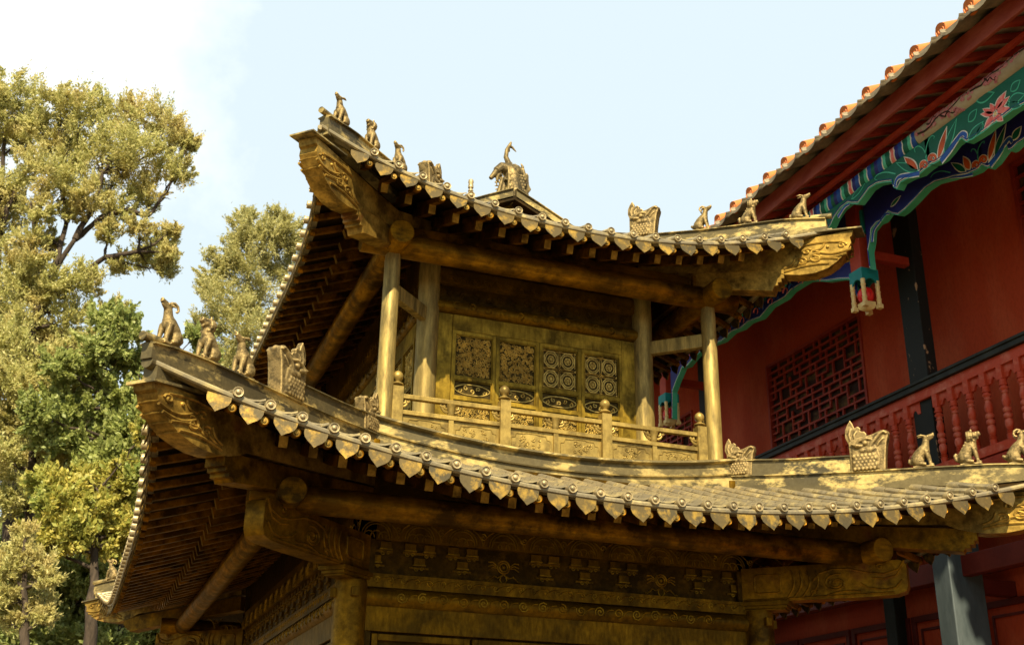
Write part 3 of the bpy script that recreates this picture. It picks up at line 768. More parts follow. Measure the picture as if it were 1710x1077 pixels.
# railings
def railing(side):
    h = SIDES[side][1]; od, al = sdir(side); F = fac(side, 0.0); th = SIDES[side][0]
    root = part('railing', slab(F, -h+.115, h-.13, 3.105, 3.145, -.028, .028).mesh('handrail', M['rail'], 30), hall, bevel=.004)
    n = 4 if side == 'F' else 7
    xs = [-h+.11+(2*h-.26)*i/(n-1) for i in range(n)]
    m = MB(); slab(F, xs[0], xs[-1], 2.965, 3.003, -.025, .025, m); slab(F, xs[0], xs[-1], 2.74, 2.775, -.025, .025, m); part('lower_rail', m.mesh('lower_rail', M['rail'], 30), root, bevel=.003)
    for i, u in enumerate(xs):
        pm = MB(); slab(F, u-.047, u+.047, 2.70, 3.205, -.047, .047, pm)
        pm.lathe([(.030, 3.20), (.030, 3.213), (.048, 3.220), (.058, 3.226), (.050, 3.236), (.030, 3.248), (.022, 3.254), (.024, 3.262), (.038, 3.275), (.046, 3.295), (.046, 3.312), (.038, 3.332), (.022, 3.346), (.006, 3.354), (.0005, 3.358)], 20, (*sp(side, 0, u, 0)[:2], 0))
        part('post', pm.mesh('post', M['rail'], 40), root)
    for a, b in zip(xs, xs[1:]):
        mid = (a+b)/2; pm = MB()
        slab(F, mid-.022, mid+.022, 2.775, 2.965, -.02, .02, pm)
        # vase bracket with two leaves between the rails
        pm.lathe([(.026, 3.003), (.034, 3.02), (.030, 3.05), (.044, 3.085), (.05, 3.105)], 12, (*sp(side, 0, mid, 0)[:2], 0))
        for u0_, sg in ((mid, -1), (mid, 1), (a+.047, 1), (b-.047, -1)):
            if u0_ != mid: part('bracket' if u0_ < mid else 'bracket_leaf', pm.mesh('rail_bracket', M['rail'], 45), root); pm = MB()
            q = .035 if u0_ == mid else .0
            curl(pm, F, [(u0_+sg*q, 3.03), (u0_+sg*(q+.03), 3.045), (u0_+sg*(q+.048), 3.07), (u0_+sg*(q+.052), 3.10)], .013, .0, 6)
            curl(pm, F, [(u0_+sg*(q+.02), 3.085), (u0_+sg*(q+.05), 3.075), (u0_+sg*(q+.066), 3.085), (u0_+sg*(q+.060), 3.10)], .009, .008, 6)
            curl(pm, F, [(u0_+sg*(q+.005), 3.06), (u0_+sg*(q+.03), 3.07), (u0_+sg*(q+.03), 3.095)], .010, .010, 6)
        part('bracket_leaf', pm.mesh('rail_bracket', M['rail'], 45), root)
        for p0, p1 in ((a+.047, mid-.022), (mid+.022, b-.047)):
            pn = MB(); slab(F, p0, p1, 2.775, 2.965, -.012, .002, pn)
            W_ = p1-p0; cu = (p0+p1)/2
            sh = [(-.44, -.35), (-.44, .12), (-.36, .16), (-.33, .33), (-.18, .33), (-.12, .38), (.12, .38), (.18, .33), (.33, .33), (.36, .16), (.44, .12), (.44, -.35)]
            curl(pn, F, [(cu+x*W_, 2.865+y*.19) for x, y in sh], .0055, .003, 5)
            R = random.Random(int(p0*1000))
            for k in range(16): curl(pn, F, spiral(cu+R.uniform(-.28, .28)*W_, 2.865+R.uniform(-.3, .2)*.19, R.uniform(.012, .024), .9, R.uniform(0, 6), R.choice((-1, 1)), 7, .2), .005, .004, 5)
            part('panel', pn.mesh('rail_panel', M['rail'], 40), root)
for s_ in 'FLR': railing(s_)

# lower walls
for side in 'FLRB':
    h = SIDES[side][1]; F = fac(side, .20); Lw = h+.20
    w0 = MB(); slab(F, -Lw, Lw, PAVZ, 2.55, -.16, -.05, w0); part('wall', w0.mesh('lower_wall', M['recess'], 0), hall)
    # scalloped cloud band
    sb = MB(); slab(F, -Lw, Lw, 1.845, 2.06, -.06, .0, sb); rl = MB()
    for i in range(int(Lw*2/.36)+1):
        u = -Lw+.16+i*.36
        for r in (.125, .105):
            if u+r < Lw: curl(rl, F, [(u+r*cos(a), 1.865+r*1.0*sin(a)) for a in [pi*k/12 for k in range(13)]], .007, .001, 5)
        for du, r in ((-.062, .045), (.0, .050), (.062, .045)): curl(rl, F, [(u+du+r*cos(a), 1.858+r*1.15*sin(a)) for a in [pi*k/8 for k in range(9)]], .006, .001, 5)
        curl(rl, F, spiral(u+.18, 1.935, .032, 1.4, i, 1 if i % 2 else -1, 12), .007, .001, 5)
        for q in (-1, 1): curl(rl, F, arcw(u+.18, 1.865, u+.18+q*.09, 1.985, q*.02, 6), .006, .001, 5)
    part('cloud_band', mesh2('cloud_band', [(sb, M['wall']), (rl, M['relief'])]), hall)
    # bracket frieze in relief on a dark ground
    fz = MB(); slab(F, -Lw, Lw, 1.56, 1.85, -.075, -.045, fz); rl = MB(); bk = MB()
    k = int(Lw*2/.33)
    for i in range(k):
        u = -Lw+.17+i*(2*Lw-.34)/(k-1)
        if i % 4 == 3 and side == 'F':
            for r in (.052, .034): curl(rl, F, [(u+r*cos(a), 1.715+r*sin(a)) for a in [2*pi*q/16 for q in range(17)]], .0075, -.040, 6)
            rl.ball(F(u, 1.715, -.042), .018, 8, 6)
            for q in (-1, 1):
                for dv in (-.02, .0, .022): curl(rl, F, [(u+q*.062, 1.715+dv*.5), (u+q*.095, 1.73+dv), (u+q*.135, 1.715+dv*1.5)], .006, -.042, 6)
                curl(rl, F, [(u, 1.655), (u+q*.05, 1.625), (u+q*.085, 1.64), (u+q*.13, 1.60), (u+q*.16, 1.60)], .007, -.042, 6)
                curl(rl, F, [(u+q*.02, 1.65), (u+q*.03, 1.61), (u+q*.01, 1.58)], .006, -.042, 6)
            continue
        for du, v in ((-.08, 1.805), (.08, 1.805), (0, 1.695)):
            slab(F, u+du-.045, u+du+.045, v-.022, v+.030, -.05, -.022, bk); slab(F, u+du-.052, u+du+.052, v-.032, v-.022, -.05, -.012, rl)
            for q in (-1, 1): curl(rl, F, spiral(u+du+q*.024, v-.054, .018, 1.1, 0, q, 9, .2), .0055, -.036, 5)
        slab(F, u-.14, u+.14, 1.752, 1.772, -.05, -.034, bk); slab(F, u-.08, u+.08, 1.640, 1.655, -.05, -.034, bk)
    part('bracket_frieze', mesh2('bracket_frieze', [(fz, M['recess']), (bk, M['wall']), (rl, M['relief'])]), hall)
    tb = MB(); slab(F, -Lw, Lw, 1.470, 1.575, -.06, .022, tb); rl = MB()
    for i in range(int(Lw*2/.11)):
        u = -Lw+.07+i*.11; curl(rl, F, spiral(u, 1.525, .028, 1.1, i*.6, 1 if i % 2 else -1, 10), .0055, .022, 5); curl(rl, F, arcw(u, 1.50, u+.11, 1.545, .018, 5), .005, .022, 4)
    part('carved_band', mesh2('carved_band', [(tb, M['wall']), (rl, M['relief'])]), hall)
    bd = half_log(F, -Lw, Lw, 1.395, .080, -.025); rl = MB()
    for i in range(int((Lw-.3)*2/.17)):
        u = -Lw+.38+i*.17; curl(rl, F, spiral(u, 1.395, .046, 1.7, i, 1 if i % 2 else -1, 14), .0055, .053, 5); curl(rl, F, arcw(u+.045, 1.37, u+.125, 1.42, .02, 5), .005, .053, 5)
    part('carved_lintel', mesh2('carved_lintel', [(bd, M['wall']), (rl, M['relief'])]), hall)
    lt = MB(); slab(F, -Lw, Lw, 1.135, 1.325, -.06, .012, lt)
    for i in range(4 if side in 'FB' else 8):
        nn = 4 if side in 'FB' else 8; lw_ = 2*(Lw-.16)/nn; frame(lt, F, -Lw+.16+i*lw_+.01, -Lw+.16+(i+1)*lw_-.01, -.55, 1.120, .05, -.05, .0)
    part('door_frames', lt.mesh('door_frames', M['wall'], 30), hall, bevel=.004)
    # boards closing the gap between wall head and roof
# platform
pf = MB().box((CX, CY, -1.3), (2*HX+2.6, 2*HY+2.6, .6)); part('platform', pf.mesh('platform', M['marble'], 0), hall, bevel=.02)

# ------------------------------------------------------------------ ridge beasts
def remesh(mb, name, vox, mat, smooth_it=3, disp=0.0):
    me = bpy.data.meshes.new(name); me.from_pydata(mb.v, [], mb.f)
    o = bpy.data.objects.new('tmp', me); COL.objects.link(o)
    r = o.modifiers.new('r', 'REMESH'); r.mode = 'VOXEL'; r.voxel_size = vox; r.use_smooth_shade = True
    s = o.modifiers.new('s', 'SMOOTH'); s.factor = .5; s.iterations = smooth_it
    dgp = bpy.context.evaluated_depsgraph_get(); ev = o.evaluated_get(dgp)
    m2 = bpy.data.meshes.new_from_object(ev); m2.name = name; m2.materials.clear(); m2.materials.append(mat)
    m2.polygons.foreach_set('use_smooth', [True]*len(m2.polygons))
    bpy.data.objects.remove(o); return m2
def beast(kind):
    m = MB()     # faces +x, sitting, about .29 tall, feet at z 0
    m.ball((-.052, 0, .055), (.060, .056, .058), 14, 10)
    m.tube([(-.062, 0, .060), (-.028, 0, .108), (.010, 0, .150), (.026, 0, .180)], [.054, .054, .050, .036], 14)
    m.ball((.014, 0, .135), (.044, .048, .052), 12, 9)
    nk = {'goat': .238, 'lion': .228, 'hare': .232}[kind]
    m.tube([(.016, 0, .160), (.026, 0, .195), (.034, 0, nk)], [.041, .032, .028], 12)
    for s in (-1, 1):
        m.tube([(.026, s*.030, .135), (.038, s*.032, .088), (.048, s*.030, .045), (.052, s*.031, .008)], [.026, .021, .0155, .015], 9)
        m.ball((.062, s*.031, .010), (.022, .016, .013), 8, 6)
        m.ball((-.044, s*.042, .050), (.048, .026, .048), 12, 8)
        m.tube([(-.03, s*.048, .022), (.0, s*.052, .015), (.018, s*.052, .012)], [.018, .016, .013], 8)
    m.box((-.008, 0, -.004), (.17, .10, .014))
    if kind == 'lion':
        m.ball((.044, 0, .248), (.038, .035, .034), 12, 9)
        m.tube([(.050, 0, .252), (.078, 0, .262), (.094, 0, .268)], [.028, .024, .019], 10)
        m.tube([(.050, 0, .228), (.078, 0, .232)], [.019, .015], 8)
        for i in range(16):
            a = i*2*pi/16
            for rr, x in ((.040, .024), (.044, .006), (.040, -.010)): m.ball((x, rr*cos(a), .238+rr*sin(a)), .013, 6, 5)
        for k in range(4):
            for s in (-1, 1): m.ball((.038-.012*k, s*.028, .198-.022*k), .014, 6, 5); m.ball((-.012-.016*k, s*.012, .215-.026*k), .014, 6, 5)
        for s in (-1, 1): m.ball((.024, s*.028, .284), (.012, .008, .017), 6, 5); m.ball((.062, s*.024, .268), .009, 6, 5)
        m.tube([(-.10, 0, .035), (-.120, 0, .050), (-.128, 0, .085), (-.116, 0, .105)], [.016, .017, .016, .008], 8)
    else:
        m.ball((.040, 0, .252), (.034, .028, .030), 12, 9)
        m.tube([(.042, 0, .254), (.076, 0, .270), (.104, 0, .282)], [.026, .020, .0155], 10)
        m.tube([(.050, 0, .240), (.080, 0, .254), (.096, 0, .262)], [.017, .0135, .009], 8)
        m.ball((.098, 0, .290), (.010, .012, .009), 7, 5)
        for s in (-1, 1):
            if kind == 'goat':
                m.tube([(.030, s*.014, .276), (.004, s*.022, .284), (-.018, s*.030, .270), (-.026, s*.034, .244), (-.014, s*.036, .224), (.002, s*.036, .226)], [.0125, .012, .011, .0095, .008, .006], 8)
                m.tube([(.022, s*.024, .262), (.004, s*.042, .252)], [.011, .005], 6)
            else:
                m.tube([(.030, s*.016, .270), (-.002, s*.024, .276), (-.036, s*.028, .272)], [.011, .015, .005], 8, flat=.7)
            m.ball((.054, s*.025, .264), .008, 6, 5)
        m.tube([(-.10, 0, .045), (-.122, 0, .066), (-.138, 0, .076)] if kind == 'goat' else [(-.10, 0, .035), (-.120, 0, .052), (-.118, 0, .078)], [.019, .019, .010], 8)
    return remesh(m, kind+'_figure', .0048, M['beast'], 2)
def dragon_head(big):
    m = MB()     # faces +x, rises out of a scaly block, mouth closed along a deep curling line
    prof = [(-.115, -.02), (.095, -.02), (.105, .10), (.118, .20), (.130, .245), (.134, .272), (.126, .294), (.106, .302), (.084, .298), (.060, .286), (.030, .272), (.0, .266), (-.03, .262), (-.07, .254), (-.115, .225)]
    m.prism(prof, lambda x, z, d: V((x, d, z)), -.052, .052)
    m.tube([(.108, -.050, .268), (.112, 0, .280), (.108, .050, .268)], [.020, .028, .020], 12)
    m.prism([(-.10, .0), (.060, .0), (.072, .10), (.060, .16), (.02, .225), (-.09, .22)], lambda x, z, d: V((x, d, z)), -.060, .060)
    for s in (-1, 1):
        y = s*.056
        # rolled upper lip, cheek scroll, brow, eye, ear
        m.tube([(.126, y, .268), (.108, y, .285), (.082, y, .272), (.055, y, .236), (.030, y, .200), (.018, y, .170), (.034, y, .152), (.052, y, .162)], [.009, .012, .013, .014, .014, .012, .010, .007], 8)
        m.tube([(.100, y, .235), (.075, y, .205), (.060, y, .180)], [.006, .008, .006], 7)
        m.ball((-.012, s*.060, .205), .020, 10, 7); m.tube([(.030, s*.056, .232), (.0, s*.066, .240), (-.040, s*.064, .228), (-.062, s*.060, .205)], [.010, .014, .012, .006], 8)
        m.tube([(-.03, s*.060, .182), (-.065, s*.070, .186), (-.105, s*.068, .210)], [.014, .017, .004], 8)
        m.ball((.012, s*.056, .150), (.034, .016, .026), 10, 7); m.ball((-.030, s*.058, .150), (.024, .014, .020), 10, 7)
        for i in range(6):
            for j in range(5): m.ball((-.088+i*.024+(.012 if j % 2 else 0), s*.062, .006+j*.025), (.012, .009, .016), 6, 5)
        m.tube([(.048, s*.050, .0), (.056, s*.052, .08), (.042, s*.055, .13)], .007, 6)
    for y, th_ in ((0, .016),):
        m.prism([(-.118, .215), (-.135, .27), (-.134, .33), (-.118, .375), (-.096, .415), (-.080, .38), (-.074, .345), (-.052, .36), (-.034, .340), (-.040, .318), (-.014, .312), (.000, .290), (-.010, .245)], lambda x, z, d: V((x, d, z)), -.020, .020)
    for s in (-1, 1): m.tube([(-.10, s*.02, .24), (-.108, s*.022, .29), (-.098, s*.022, .34)], [.010, .010, .005], 6); m.tube([(-.075, s*.02, .25), (-.078, s*.022, .29), (-.062, s*.022, .318)], [.010, .010, .005], 6)
    return remesh(m, 'dragon_head', .0048, M['beast'], 2)
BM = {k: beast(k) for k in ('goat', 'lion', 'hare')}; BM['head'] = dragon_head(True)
BN = {'goat': 'goat_figure', 'lion': 'lion_figure', 'hare': 'hare_figure', 'head': 'dragon_head'}
CT = {'goat': 'ridge figure', 'lion': 'ridge figure', 'hare': 'ridge figure', 'head': 'dragon head'}
def put_beast(kind, c, a, z, label, scale=1.0, rot=0):
    o = bpy.data.objects.new(BN[kind], BM[kind]); COL.objects.link(o)
    o.location = dg(c, a, z); o.rotation_euler = (0, 0, atan2(c[1], c[0])+rot); o.scale = (scale*(1.14 if kind == 'head' else 1), scale, scale*(.93 if kind == 'head' else 1))
    tag(o, label, CT[kind], {'head': 'dragon heads on the roof ridges'}.get(kind, 'small seated beasts on the roof ridges')); return o
FL, FR, BL = CORN['FL'], CORN['FR'], CORN['BL']
tz = lambda a: lerp_tab([(.1, 2.735), (.6, 2.690), (1.0, 2.665), (1.4, 2.645), (1.7, 2.628), (1.9, 2.60), (2.03, 2.570)], a)+.010
tu = lambda a: lerp_tab([(-.5, 5.375), (0, 5.30), (.35, 5.27), (.6, 5.25), (.87, 5.185)], a)+.008
for c, S, e_ in ((FL, 'left', .05), (FR, 'right', 0)):
    put_beast('goat', c, 1.84+e_, tz(1.84+e_), f'bronze goat with curled horns, outermost figure on the lower roof\'s {S} corner ridge')
    put_beast('lion', c, 1.57+e_, tz(1.57+e_), f'maned bronze lion between goat and long-eared beast on the lower roof\'s {S} corner ridge')
    put_beast('hare', c, 1.30+e_, tz(1.30+e_), f'long-eared bronze beast beside the big dragon head on the lower roof\'s {S} corner ridge')
    put_beast('head', c, .98, tz(.98)-.005, f'big open-mouthed dragon head with flame crest halfway down the lower roof\'s {S} corner ridge', 1.22)
    put_beast('head', c, .17, 2.74, f'smaller dragon head at the foot of the upper storey\'s {S} corner column', .92)
    put_beast('hare', c, .70, tu(.70), f'long-eared bronze beast at the tip of the upper roof\'s {S} corner ridge', .92)
    put_beast('lion', c, .345, tu(.345), f'maned bronze lion, middle one of three figures on the upper roof\'s {S} corner ridge', .92)
    put_beast('goat', c, .00, tu(.0), f'horned bronze goat, innermost figure on the upper roof\'s {S} corner ridge', .92)
    put_beast('head', c, -.44, tu(-.44)-.02, f'dragon head behind the three figures on the upper roof\'s {S} corner ridge', 1.12)
put_beast('goat', BL, 1.84, tz(1.84), 'pale goat figure on the far back corner of the lower roof, against the trees')

# ridge-end dragon and the ridge finial
m = MB()
P_ = lambda x, z, y=0: V((x, y, z))
m.tube([P_(.04, -.02), P_(.03, .15), P_(.0, .33), P_(-.03, .42)], [.12, .115, .10, .07], 14, flat=.75)
m.ball(P_(.02, .38), (.11, .075, .10), 14, 9)
m.tube([P_(-.02, .40), P_(-.12, .41), P_(-.17, .36)], [.075, .060, .045], 12)
m.tube([P_(-.15, .39), P_(-.20, .31), P_(-.235, .26)], [.040, .030, .022], 10)
m.tube([P_(-.13, .34), P_(-.16, .29), P_(-.165, .25)], [.030, .018, .012], 8)
m.tube([P_(-.03, .46), P_(-.07, .55), P_(-.06, .64), P_(-.03, .70), P_(-.015, .745)], [.035, .026, .022, .020, .010], 9)
m.tube([P_(-.045, .69), P_(.0, .68), P_(.045, .635)], [.018, .014, .006], 8); m.tube([P_(-.04, .67), P_(-.03, .62)], [.014, .006], 7)
m.tube([P_(-.10, .30), P_(-.14, .12), P_(-.17, .02)], [.020, .022, .016], 8); m.tube([P_(-.07, .30), P_(-.09, .15), P_(-.10, .02)], [.02, .022, .018], 8)
for s in (-1, 1):
    m.tube([P_(.10, .42, s*.05), P_(.125, .30, s*.06), P_(.11, .17, s*.06)], [.018, .026, .012], 8)
    m.tube([P_(-.06, .10, s*.07), P_(-.055, .26, s*.075), P_(-.06, .40, s*.06)], [.012, .016, .010], 7)
    for i in range(6):
        for j in range(9): m.ball(P_(-.04+i*.028+(.014 if j % 2 else 0), .04+j*.034, s*.085), (.016, .010, .018), 6, 5)
m.tube([P_(.10, .42), P_(.12, .47), P_(.10, .51)], [.022, .018, .006], 7)
for q in range(7):
    m.tube([P_(.06-.035*q, .44+.012*q*(q < 4)-.01*q*(q > 3)), P_(.075-.038*q, .485+.012*q*(q < 4)-.01*q*(q > 3))], [.014, .004], 6)
for q in range(5): m.tube([P_(-.10-.018*q, .355-.03*q), P_(-.085-.018*q, .315-.03*q)], [.012, .005], 6)
for q in range(6): m.tube([P_(-.13-.006*q, .04+.04*q, .01), P_(-.17-.004*q, .03+.04*q, .01)], [.012, .004], 6)
m.ball(P_(-.12, .425), (.03, .06, .022), 8, 6)
m.prism([(.13, 0), (.19, .04), (.20, .12), (.185, .17), (.215, .22), (.19, .27), (.185, .38), (.16, .41), (.13, .33), (.11, .2)], lambda x, z, d: P_(x, z, d), -.012, .012)
om = remesh(m, 'ridge_dragon', .0065, M['owl'], 1)
o = bpy.data.objects.new('ridge_dragon', om); COL.objects.link(o); o.location = (CX+.02, 10.46, 5.97); tag(o, 'rearing bronze dragon with hooked snout and raised tail on the main ridge end', 'ridge dragon')
o.scale = (1.07,)*3
m = MB().lathe([(.034, -.45), (.026, .18), (.026, .20), (.032, .205), (.032, .22), (.024, .225), (.024, .245), (.033, .25), (.033, .265), (.024, .27), (.024, .295), (.034, .30), (.034, .33), (.028, .36), (.036, .38), (.030, .41), (.001, .43)], 16)
o = bpy.data.objects.new('ridge_finial', m.mesh('ridge_finial', M['disc'], 50)); COL.objects.link(o); o.location = (CX, 11.9, 6.62); tag(o, 'slender ringed rod finial rising behind the upper roof eave', 'finial')

# ------------------------------------------------------------------ the red timber hall to the right
RB = thing('red_hall', 'red timber hall with orange tiled eave, painted boards, lattice window and black pillars', 'timber hall', (9.5, 11, -1.6))
BY0, BY1 = 4.2, 20.6        # the length built, near to far
# eave tiles
m = MB(); m.add([(7.02, BY0, 6.90), (7.02, BY1, 6.90), (12.5, BY1, 9.5), (12.5, BY0, 9.5), (7.02, BY0, 6.86), (7.02, BY1, 6.86), (12.5, BY1, 9.46), (12.5, BY0, 9.46)], [(0, 1, 2, 3), (7, 6, 5, 4), (0, 4, 5, 1), (2, 6, 7, 3), (0, 3, 7, 4), (1, 5, 6, 2)])
rroof = part('roof', m.mesh('red_roof', M['utile'], 0), RB)
tr = MB(); um = MB(); R0 = Matrix.Rotation(-pi/2, 3, 'Y')
k = -6; tl = MB().lathe([(.078, -.05), (.080, 0), (.075, .014), (.064, .015), (.060, .006), (.044, .006), (.040, .014), (.034, .015), (.030, .006), (.018, .006), (.014, .014), (.001, .016)], 22, R=R0).mesh('eave_tile_end', M['rtile'], 50)
while 6.84+.3935*k < BY1:
    y = 6.84+.3935*k; k += 1
    if y < BY0: continue
    pts = []; rad = []
    for j in range(16):
        x = 7.045+.33*j
        pts += [V((x, y, 6.955+.475*(x-7.045))), V((x+.31, y, 6.955+.475*(x+.31-7.045)))]; rad += [.077, .070]
    tr.tube(pts, rad, 14)
    part('eave_tile_end', tl, rroof, (7.045, y, 6.955))
    yc = y+.197
    vs = []
    for x, dz in ((6.96, 0), (7.6, .285)):
        for q in range(9):
            a = pi*q/8; vs.append((x, yc-.135*cos(a), 6.895+dz-.085*sin(a)))
    n = len(vs); vs += [(a, b, c-.035) for a, b, c in vs]
    um.add(vs, [(q, q+1, q+10, q+9) for q in range(8)]+[(n+q+9, n+q+10, n+q+1, n+q) for q in range(8)]+[(q+n, q+1+n, q+1, q) for q in range(8)])
part('tile_rows', tr.mesh('red_tile_rows', M['rtile'], 40), rroof); part('pan_tiles', um.mesh('pan_tiles', M['utile'], 40), rroof)
m = MB().box((7.25, (BY0+BY1)/2, 6.79), (.04, BY1-BY0, .22)); part('fascia', m.mesh('fascia', M['red_fascia'], 30), RB, bevel=.004)
# soffit and rafters
m = MB(); m.add([(7.26, BY0, 6.79), (7.26, BY1, 6.79), (9.5, BY1, 7.60), (9.5, BY0, 7.60)], [(3, 2, 1, 0)]); part('soffit', m.mesh('soffit', M['soff'], 0), RB)
y = BY0+.1; rl = []
while y < 17: rl.append(y); y += .30
for i, y in enumerate(rl):
    m = MB().beam((7.268, y, 6.725), (9.48, y, 7.565), .085, .060); part('rafter', m.mesh('red_rafter', M['red_wood'], 30), rroof)
m = MB().box((7.52, (BY0+BY1)/2, 6.665), (.05, BY1-BY0, .05)); part('batten', m.mesh('batten', M['red_wood'], 30), RB)
# painted purlin: cream centre, banded ends
PX, PZ, PR = 7.66, 6.525, .108
m = MB().tube([(PX, BY0, PZ), (PX, 8.36, PZ)], PR, 28); pur = part('painted_purlin', m.mesh('painted_purlin', M['cream2'], 45), RB, label='cream end of the purlin painted with plum blossom')
y = 8.36; cyc = ['mblue', 'white', 'lgreen', 'green', 'white', 'mblue', 'blue', 'white', 'pink', 'white', 'green', 'lgreen', 'white', 'mblue', 'blue', 'green']
wd = [.07, .018, .05, .08, .018, .07, .06, .018, .05, .018, .08, .05, .018, .08, .06, .06]; i = 0
while y < 15.5:
    w_ = wd[i % 16]*.95; pts = []
    m = MB(); n = 28; vs = []
    for q, yy in ((0, y), (1, y+w_)):
        for kk in range(n):
            a = 2*pi*kk/n; vs.append((PX+PR*cos(a), yy+.045*abs(((a/(pi/3)) % 2)-1)-.02, PZ+PR*sin(a)))
    m.add(vs, [(kk, (kk+1) % n, n+(kk+1) % n, n+kk) for kk in range(n)]); part('painted_band', m.mesh('painted_band', M[cyc[i % 16]], 60), pur); y += w_; i += 1
m = MB().tube([(PX, 8.3, PZ), (PX, BY1, PZ)], PR-.002, 20); part('purlin_core', m.mesh('purlin_core', M['green'], 45), pur)
R = random.Random(5)
def onp(y, a): return V((PX-(PR+.001)*cos(a), y, PZ+(PR+.001)*sin(a)))   # a: angle up from level on the outer face
bm_ = MB(); fm = MB()
for y0_, y1_, a0_, a1_ in ((8.30, 7.55, -.3, .3), (7.5, 6.9, .0, .5), (6.9, 6.1, .4, -.2), (7.95, 7.7, -.1, -.6), (8.15, 7.95, 0, .7), (7.3, 7.15, .2, -.4), (6.7, 6.5, .3, .9), (6.0, 5.2, -.1, .5)):
    pts = [onp(y0_+(y1_-y0_)*q/8, a0_+(a1_-a0_)*q/8+.18*sin(q*1.7+y0_)) for q in range(9)]
    bm_.tube(pts, [.013-.0009*q for q in range(9)], 5)
    for q in range(9):
        for _ in range(3):
            yy = y0_+(y1_-y0_)*q/8+R.uniform(-.05, .05); aa = a0_+(a1_-a0_)*q/8+R.uniform(-.35, .35)
            for kk in range(5):
                c_ = onp(yy+.011*cos(kk*1.26), aa+.10*sin(kk*1.26)); fm.ball(c_, (.004, .012, .012), 6, 4)
part('plum_branch', bm_.mesh('plum_branch', M['branch'], 50), pur, stuff=False); part('plum_blossom', fm.mesh('plum_blossom', M['plum'], 60), pur, stuff=True)

# the two painted, scalloped boards
A = lambda x, y: (1380+x/3.59, 240+y/3.59)
B = lambda x, y: (1500+x/4.895, 80+y/4.895)
def yz(p, X_): q = at(p[0], p[1], x=X_); return (q.y, q.z)
gl = [A(*p) for p in ((28, 490), (45, 450), (85, 392), (130, 357), (150, 362), (190, 362), (215, 330), (255, 275), (300, 245), (345, 235), (395, 230), (402, 262), (425, 275), (445, 235), (500, 205), (560, 185), (600, 150), (630, 130))] + \
     [B(*p) for p in ((240, 962), (300, 948), (360, 912), (410, 855), (460, 790), (520, 745), (545, 765), (560, 775), (620, 740), (700, 690), (760, 640), (850, 580), (940, 510), (1030, 465))]
gpts = [yz(p, 7.60) for p in gl]
gy = gpts[-1][0]
gpts += [(gy-.5, 6.00), (gy-.62, 6.03), (gy-1.2, 6.06), (gy-1.9, 6.2), (gy-2.1, 6.25)]
gpts = [(13.6, 6.20), (13.0, 6.04), (12.0, 6.02), (11.2, 6.03), (10.9, 6.10), (10.45, 6.0)]+gpts
def board(name, pts, X_, ztop, th_, mat, edge):
    m = MB(); Fp = lambda u, v, d: V((X_+d, u, v)); n = len(pts)
    vs = [Fp(u, v, 0) for u, v in pts]+[Fp(u, ztop, 0) for u, v in pts]; m.add(vs, [(i, i+1, n+i+1, n+i) for i in range(n-1)])
    vs = [Fp(u, v, th_) for u, v in pts]+[Fp(u, ztop, th_) for u, v in pts]; m.add(vs, [(n+i, n+i+1, i+1, i) for i in range(n-1)])
    o_ = part(name, m.mesh(name, mat, 0), RB)
    e = MB(); vs = []
    for u, v in pts: vs += [Fp(u, v, -.003), Fp(u, v, th_+.003), Fp(u, v+.010, th_+.003), Fp(u, v+.010, -.003)]
    e.add(vs, [(4*i+a, 4*i+(a+1) % 4, 4*i+4+(a+1) % 4, 4*i+4+a) for i in range(n-1) for a in range(4)])
    part('board_edge', e.mesh('board_edge', edge, 40), o_); 
    ln = MB(); ln.tube([Fp(u, v+.022, -.001) for u, v in pts], .0045, 5); part('painted_line', ln.mesh('painted_line', M['white'], 50), o_)
    ln = MB(); ln.tube([Fp(u, v+.036, -.001) for u, v in pts], .008, 5, flat=.6); part('painted_line', ln.mesh('painted_line', M['mblue'], 50), o_)
    return o_
gb = board('green_board', gpts, 7.60, 6.43, .085, M['green'], M['lgreen'])
bl = [A(*p) for p in ((262, 752), (250, 650), (262, 590), (268, 520), (300, 480), (335, 465), (372, 412), (400, 425), (430, 430), (470, 400), (530, 340), (590, 275), (650, 235), (700, 222), (740, 212), (760, 205), (840, 190), (900, 165), (940, 130))] + \
     [B(*p) for p in ((680, 965), (735, 985), (790, 940), (840, 870), (890, 805), (905, 845), (930, 835), (975, 790), (1030, 755))]
bpts = [yz(p, 8.0) for p in bl]; by = bpts[-1][0]
bpts += [(by-.5, 6.0), (by-1.3, 6.02), (by-1.9, 6.12), (by-2.3, 6.0)]
bb = board('blue_board', bpts, 8.0, 6.62, .085, M['blue'], M['lgreen'])
far = [(14.78, 5.30), (14.74, 5.72), (14.60, 5.85), (14.40, 6.0), (14.25, 5.97), (14.0, 6.04), (13.6, 6.06), (13.2, 6.0), (12.95, 6.04), (12.7, 6.0), (12.5, 6.02), (12.2, 5.97), (11.95, 6.04), (11.6, 6.02), (11.45, 6.06), (11.1, 6.05), (10.9, 5.98), (10.7, 5.88), (10.45, 5.80), (10.25, 5.72), (10.12, 5.40)]
fb = board('blue_board', far[::-1], 8.0, 6.62, .085, M['blue'], M['lgreen'])
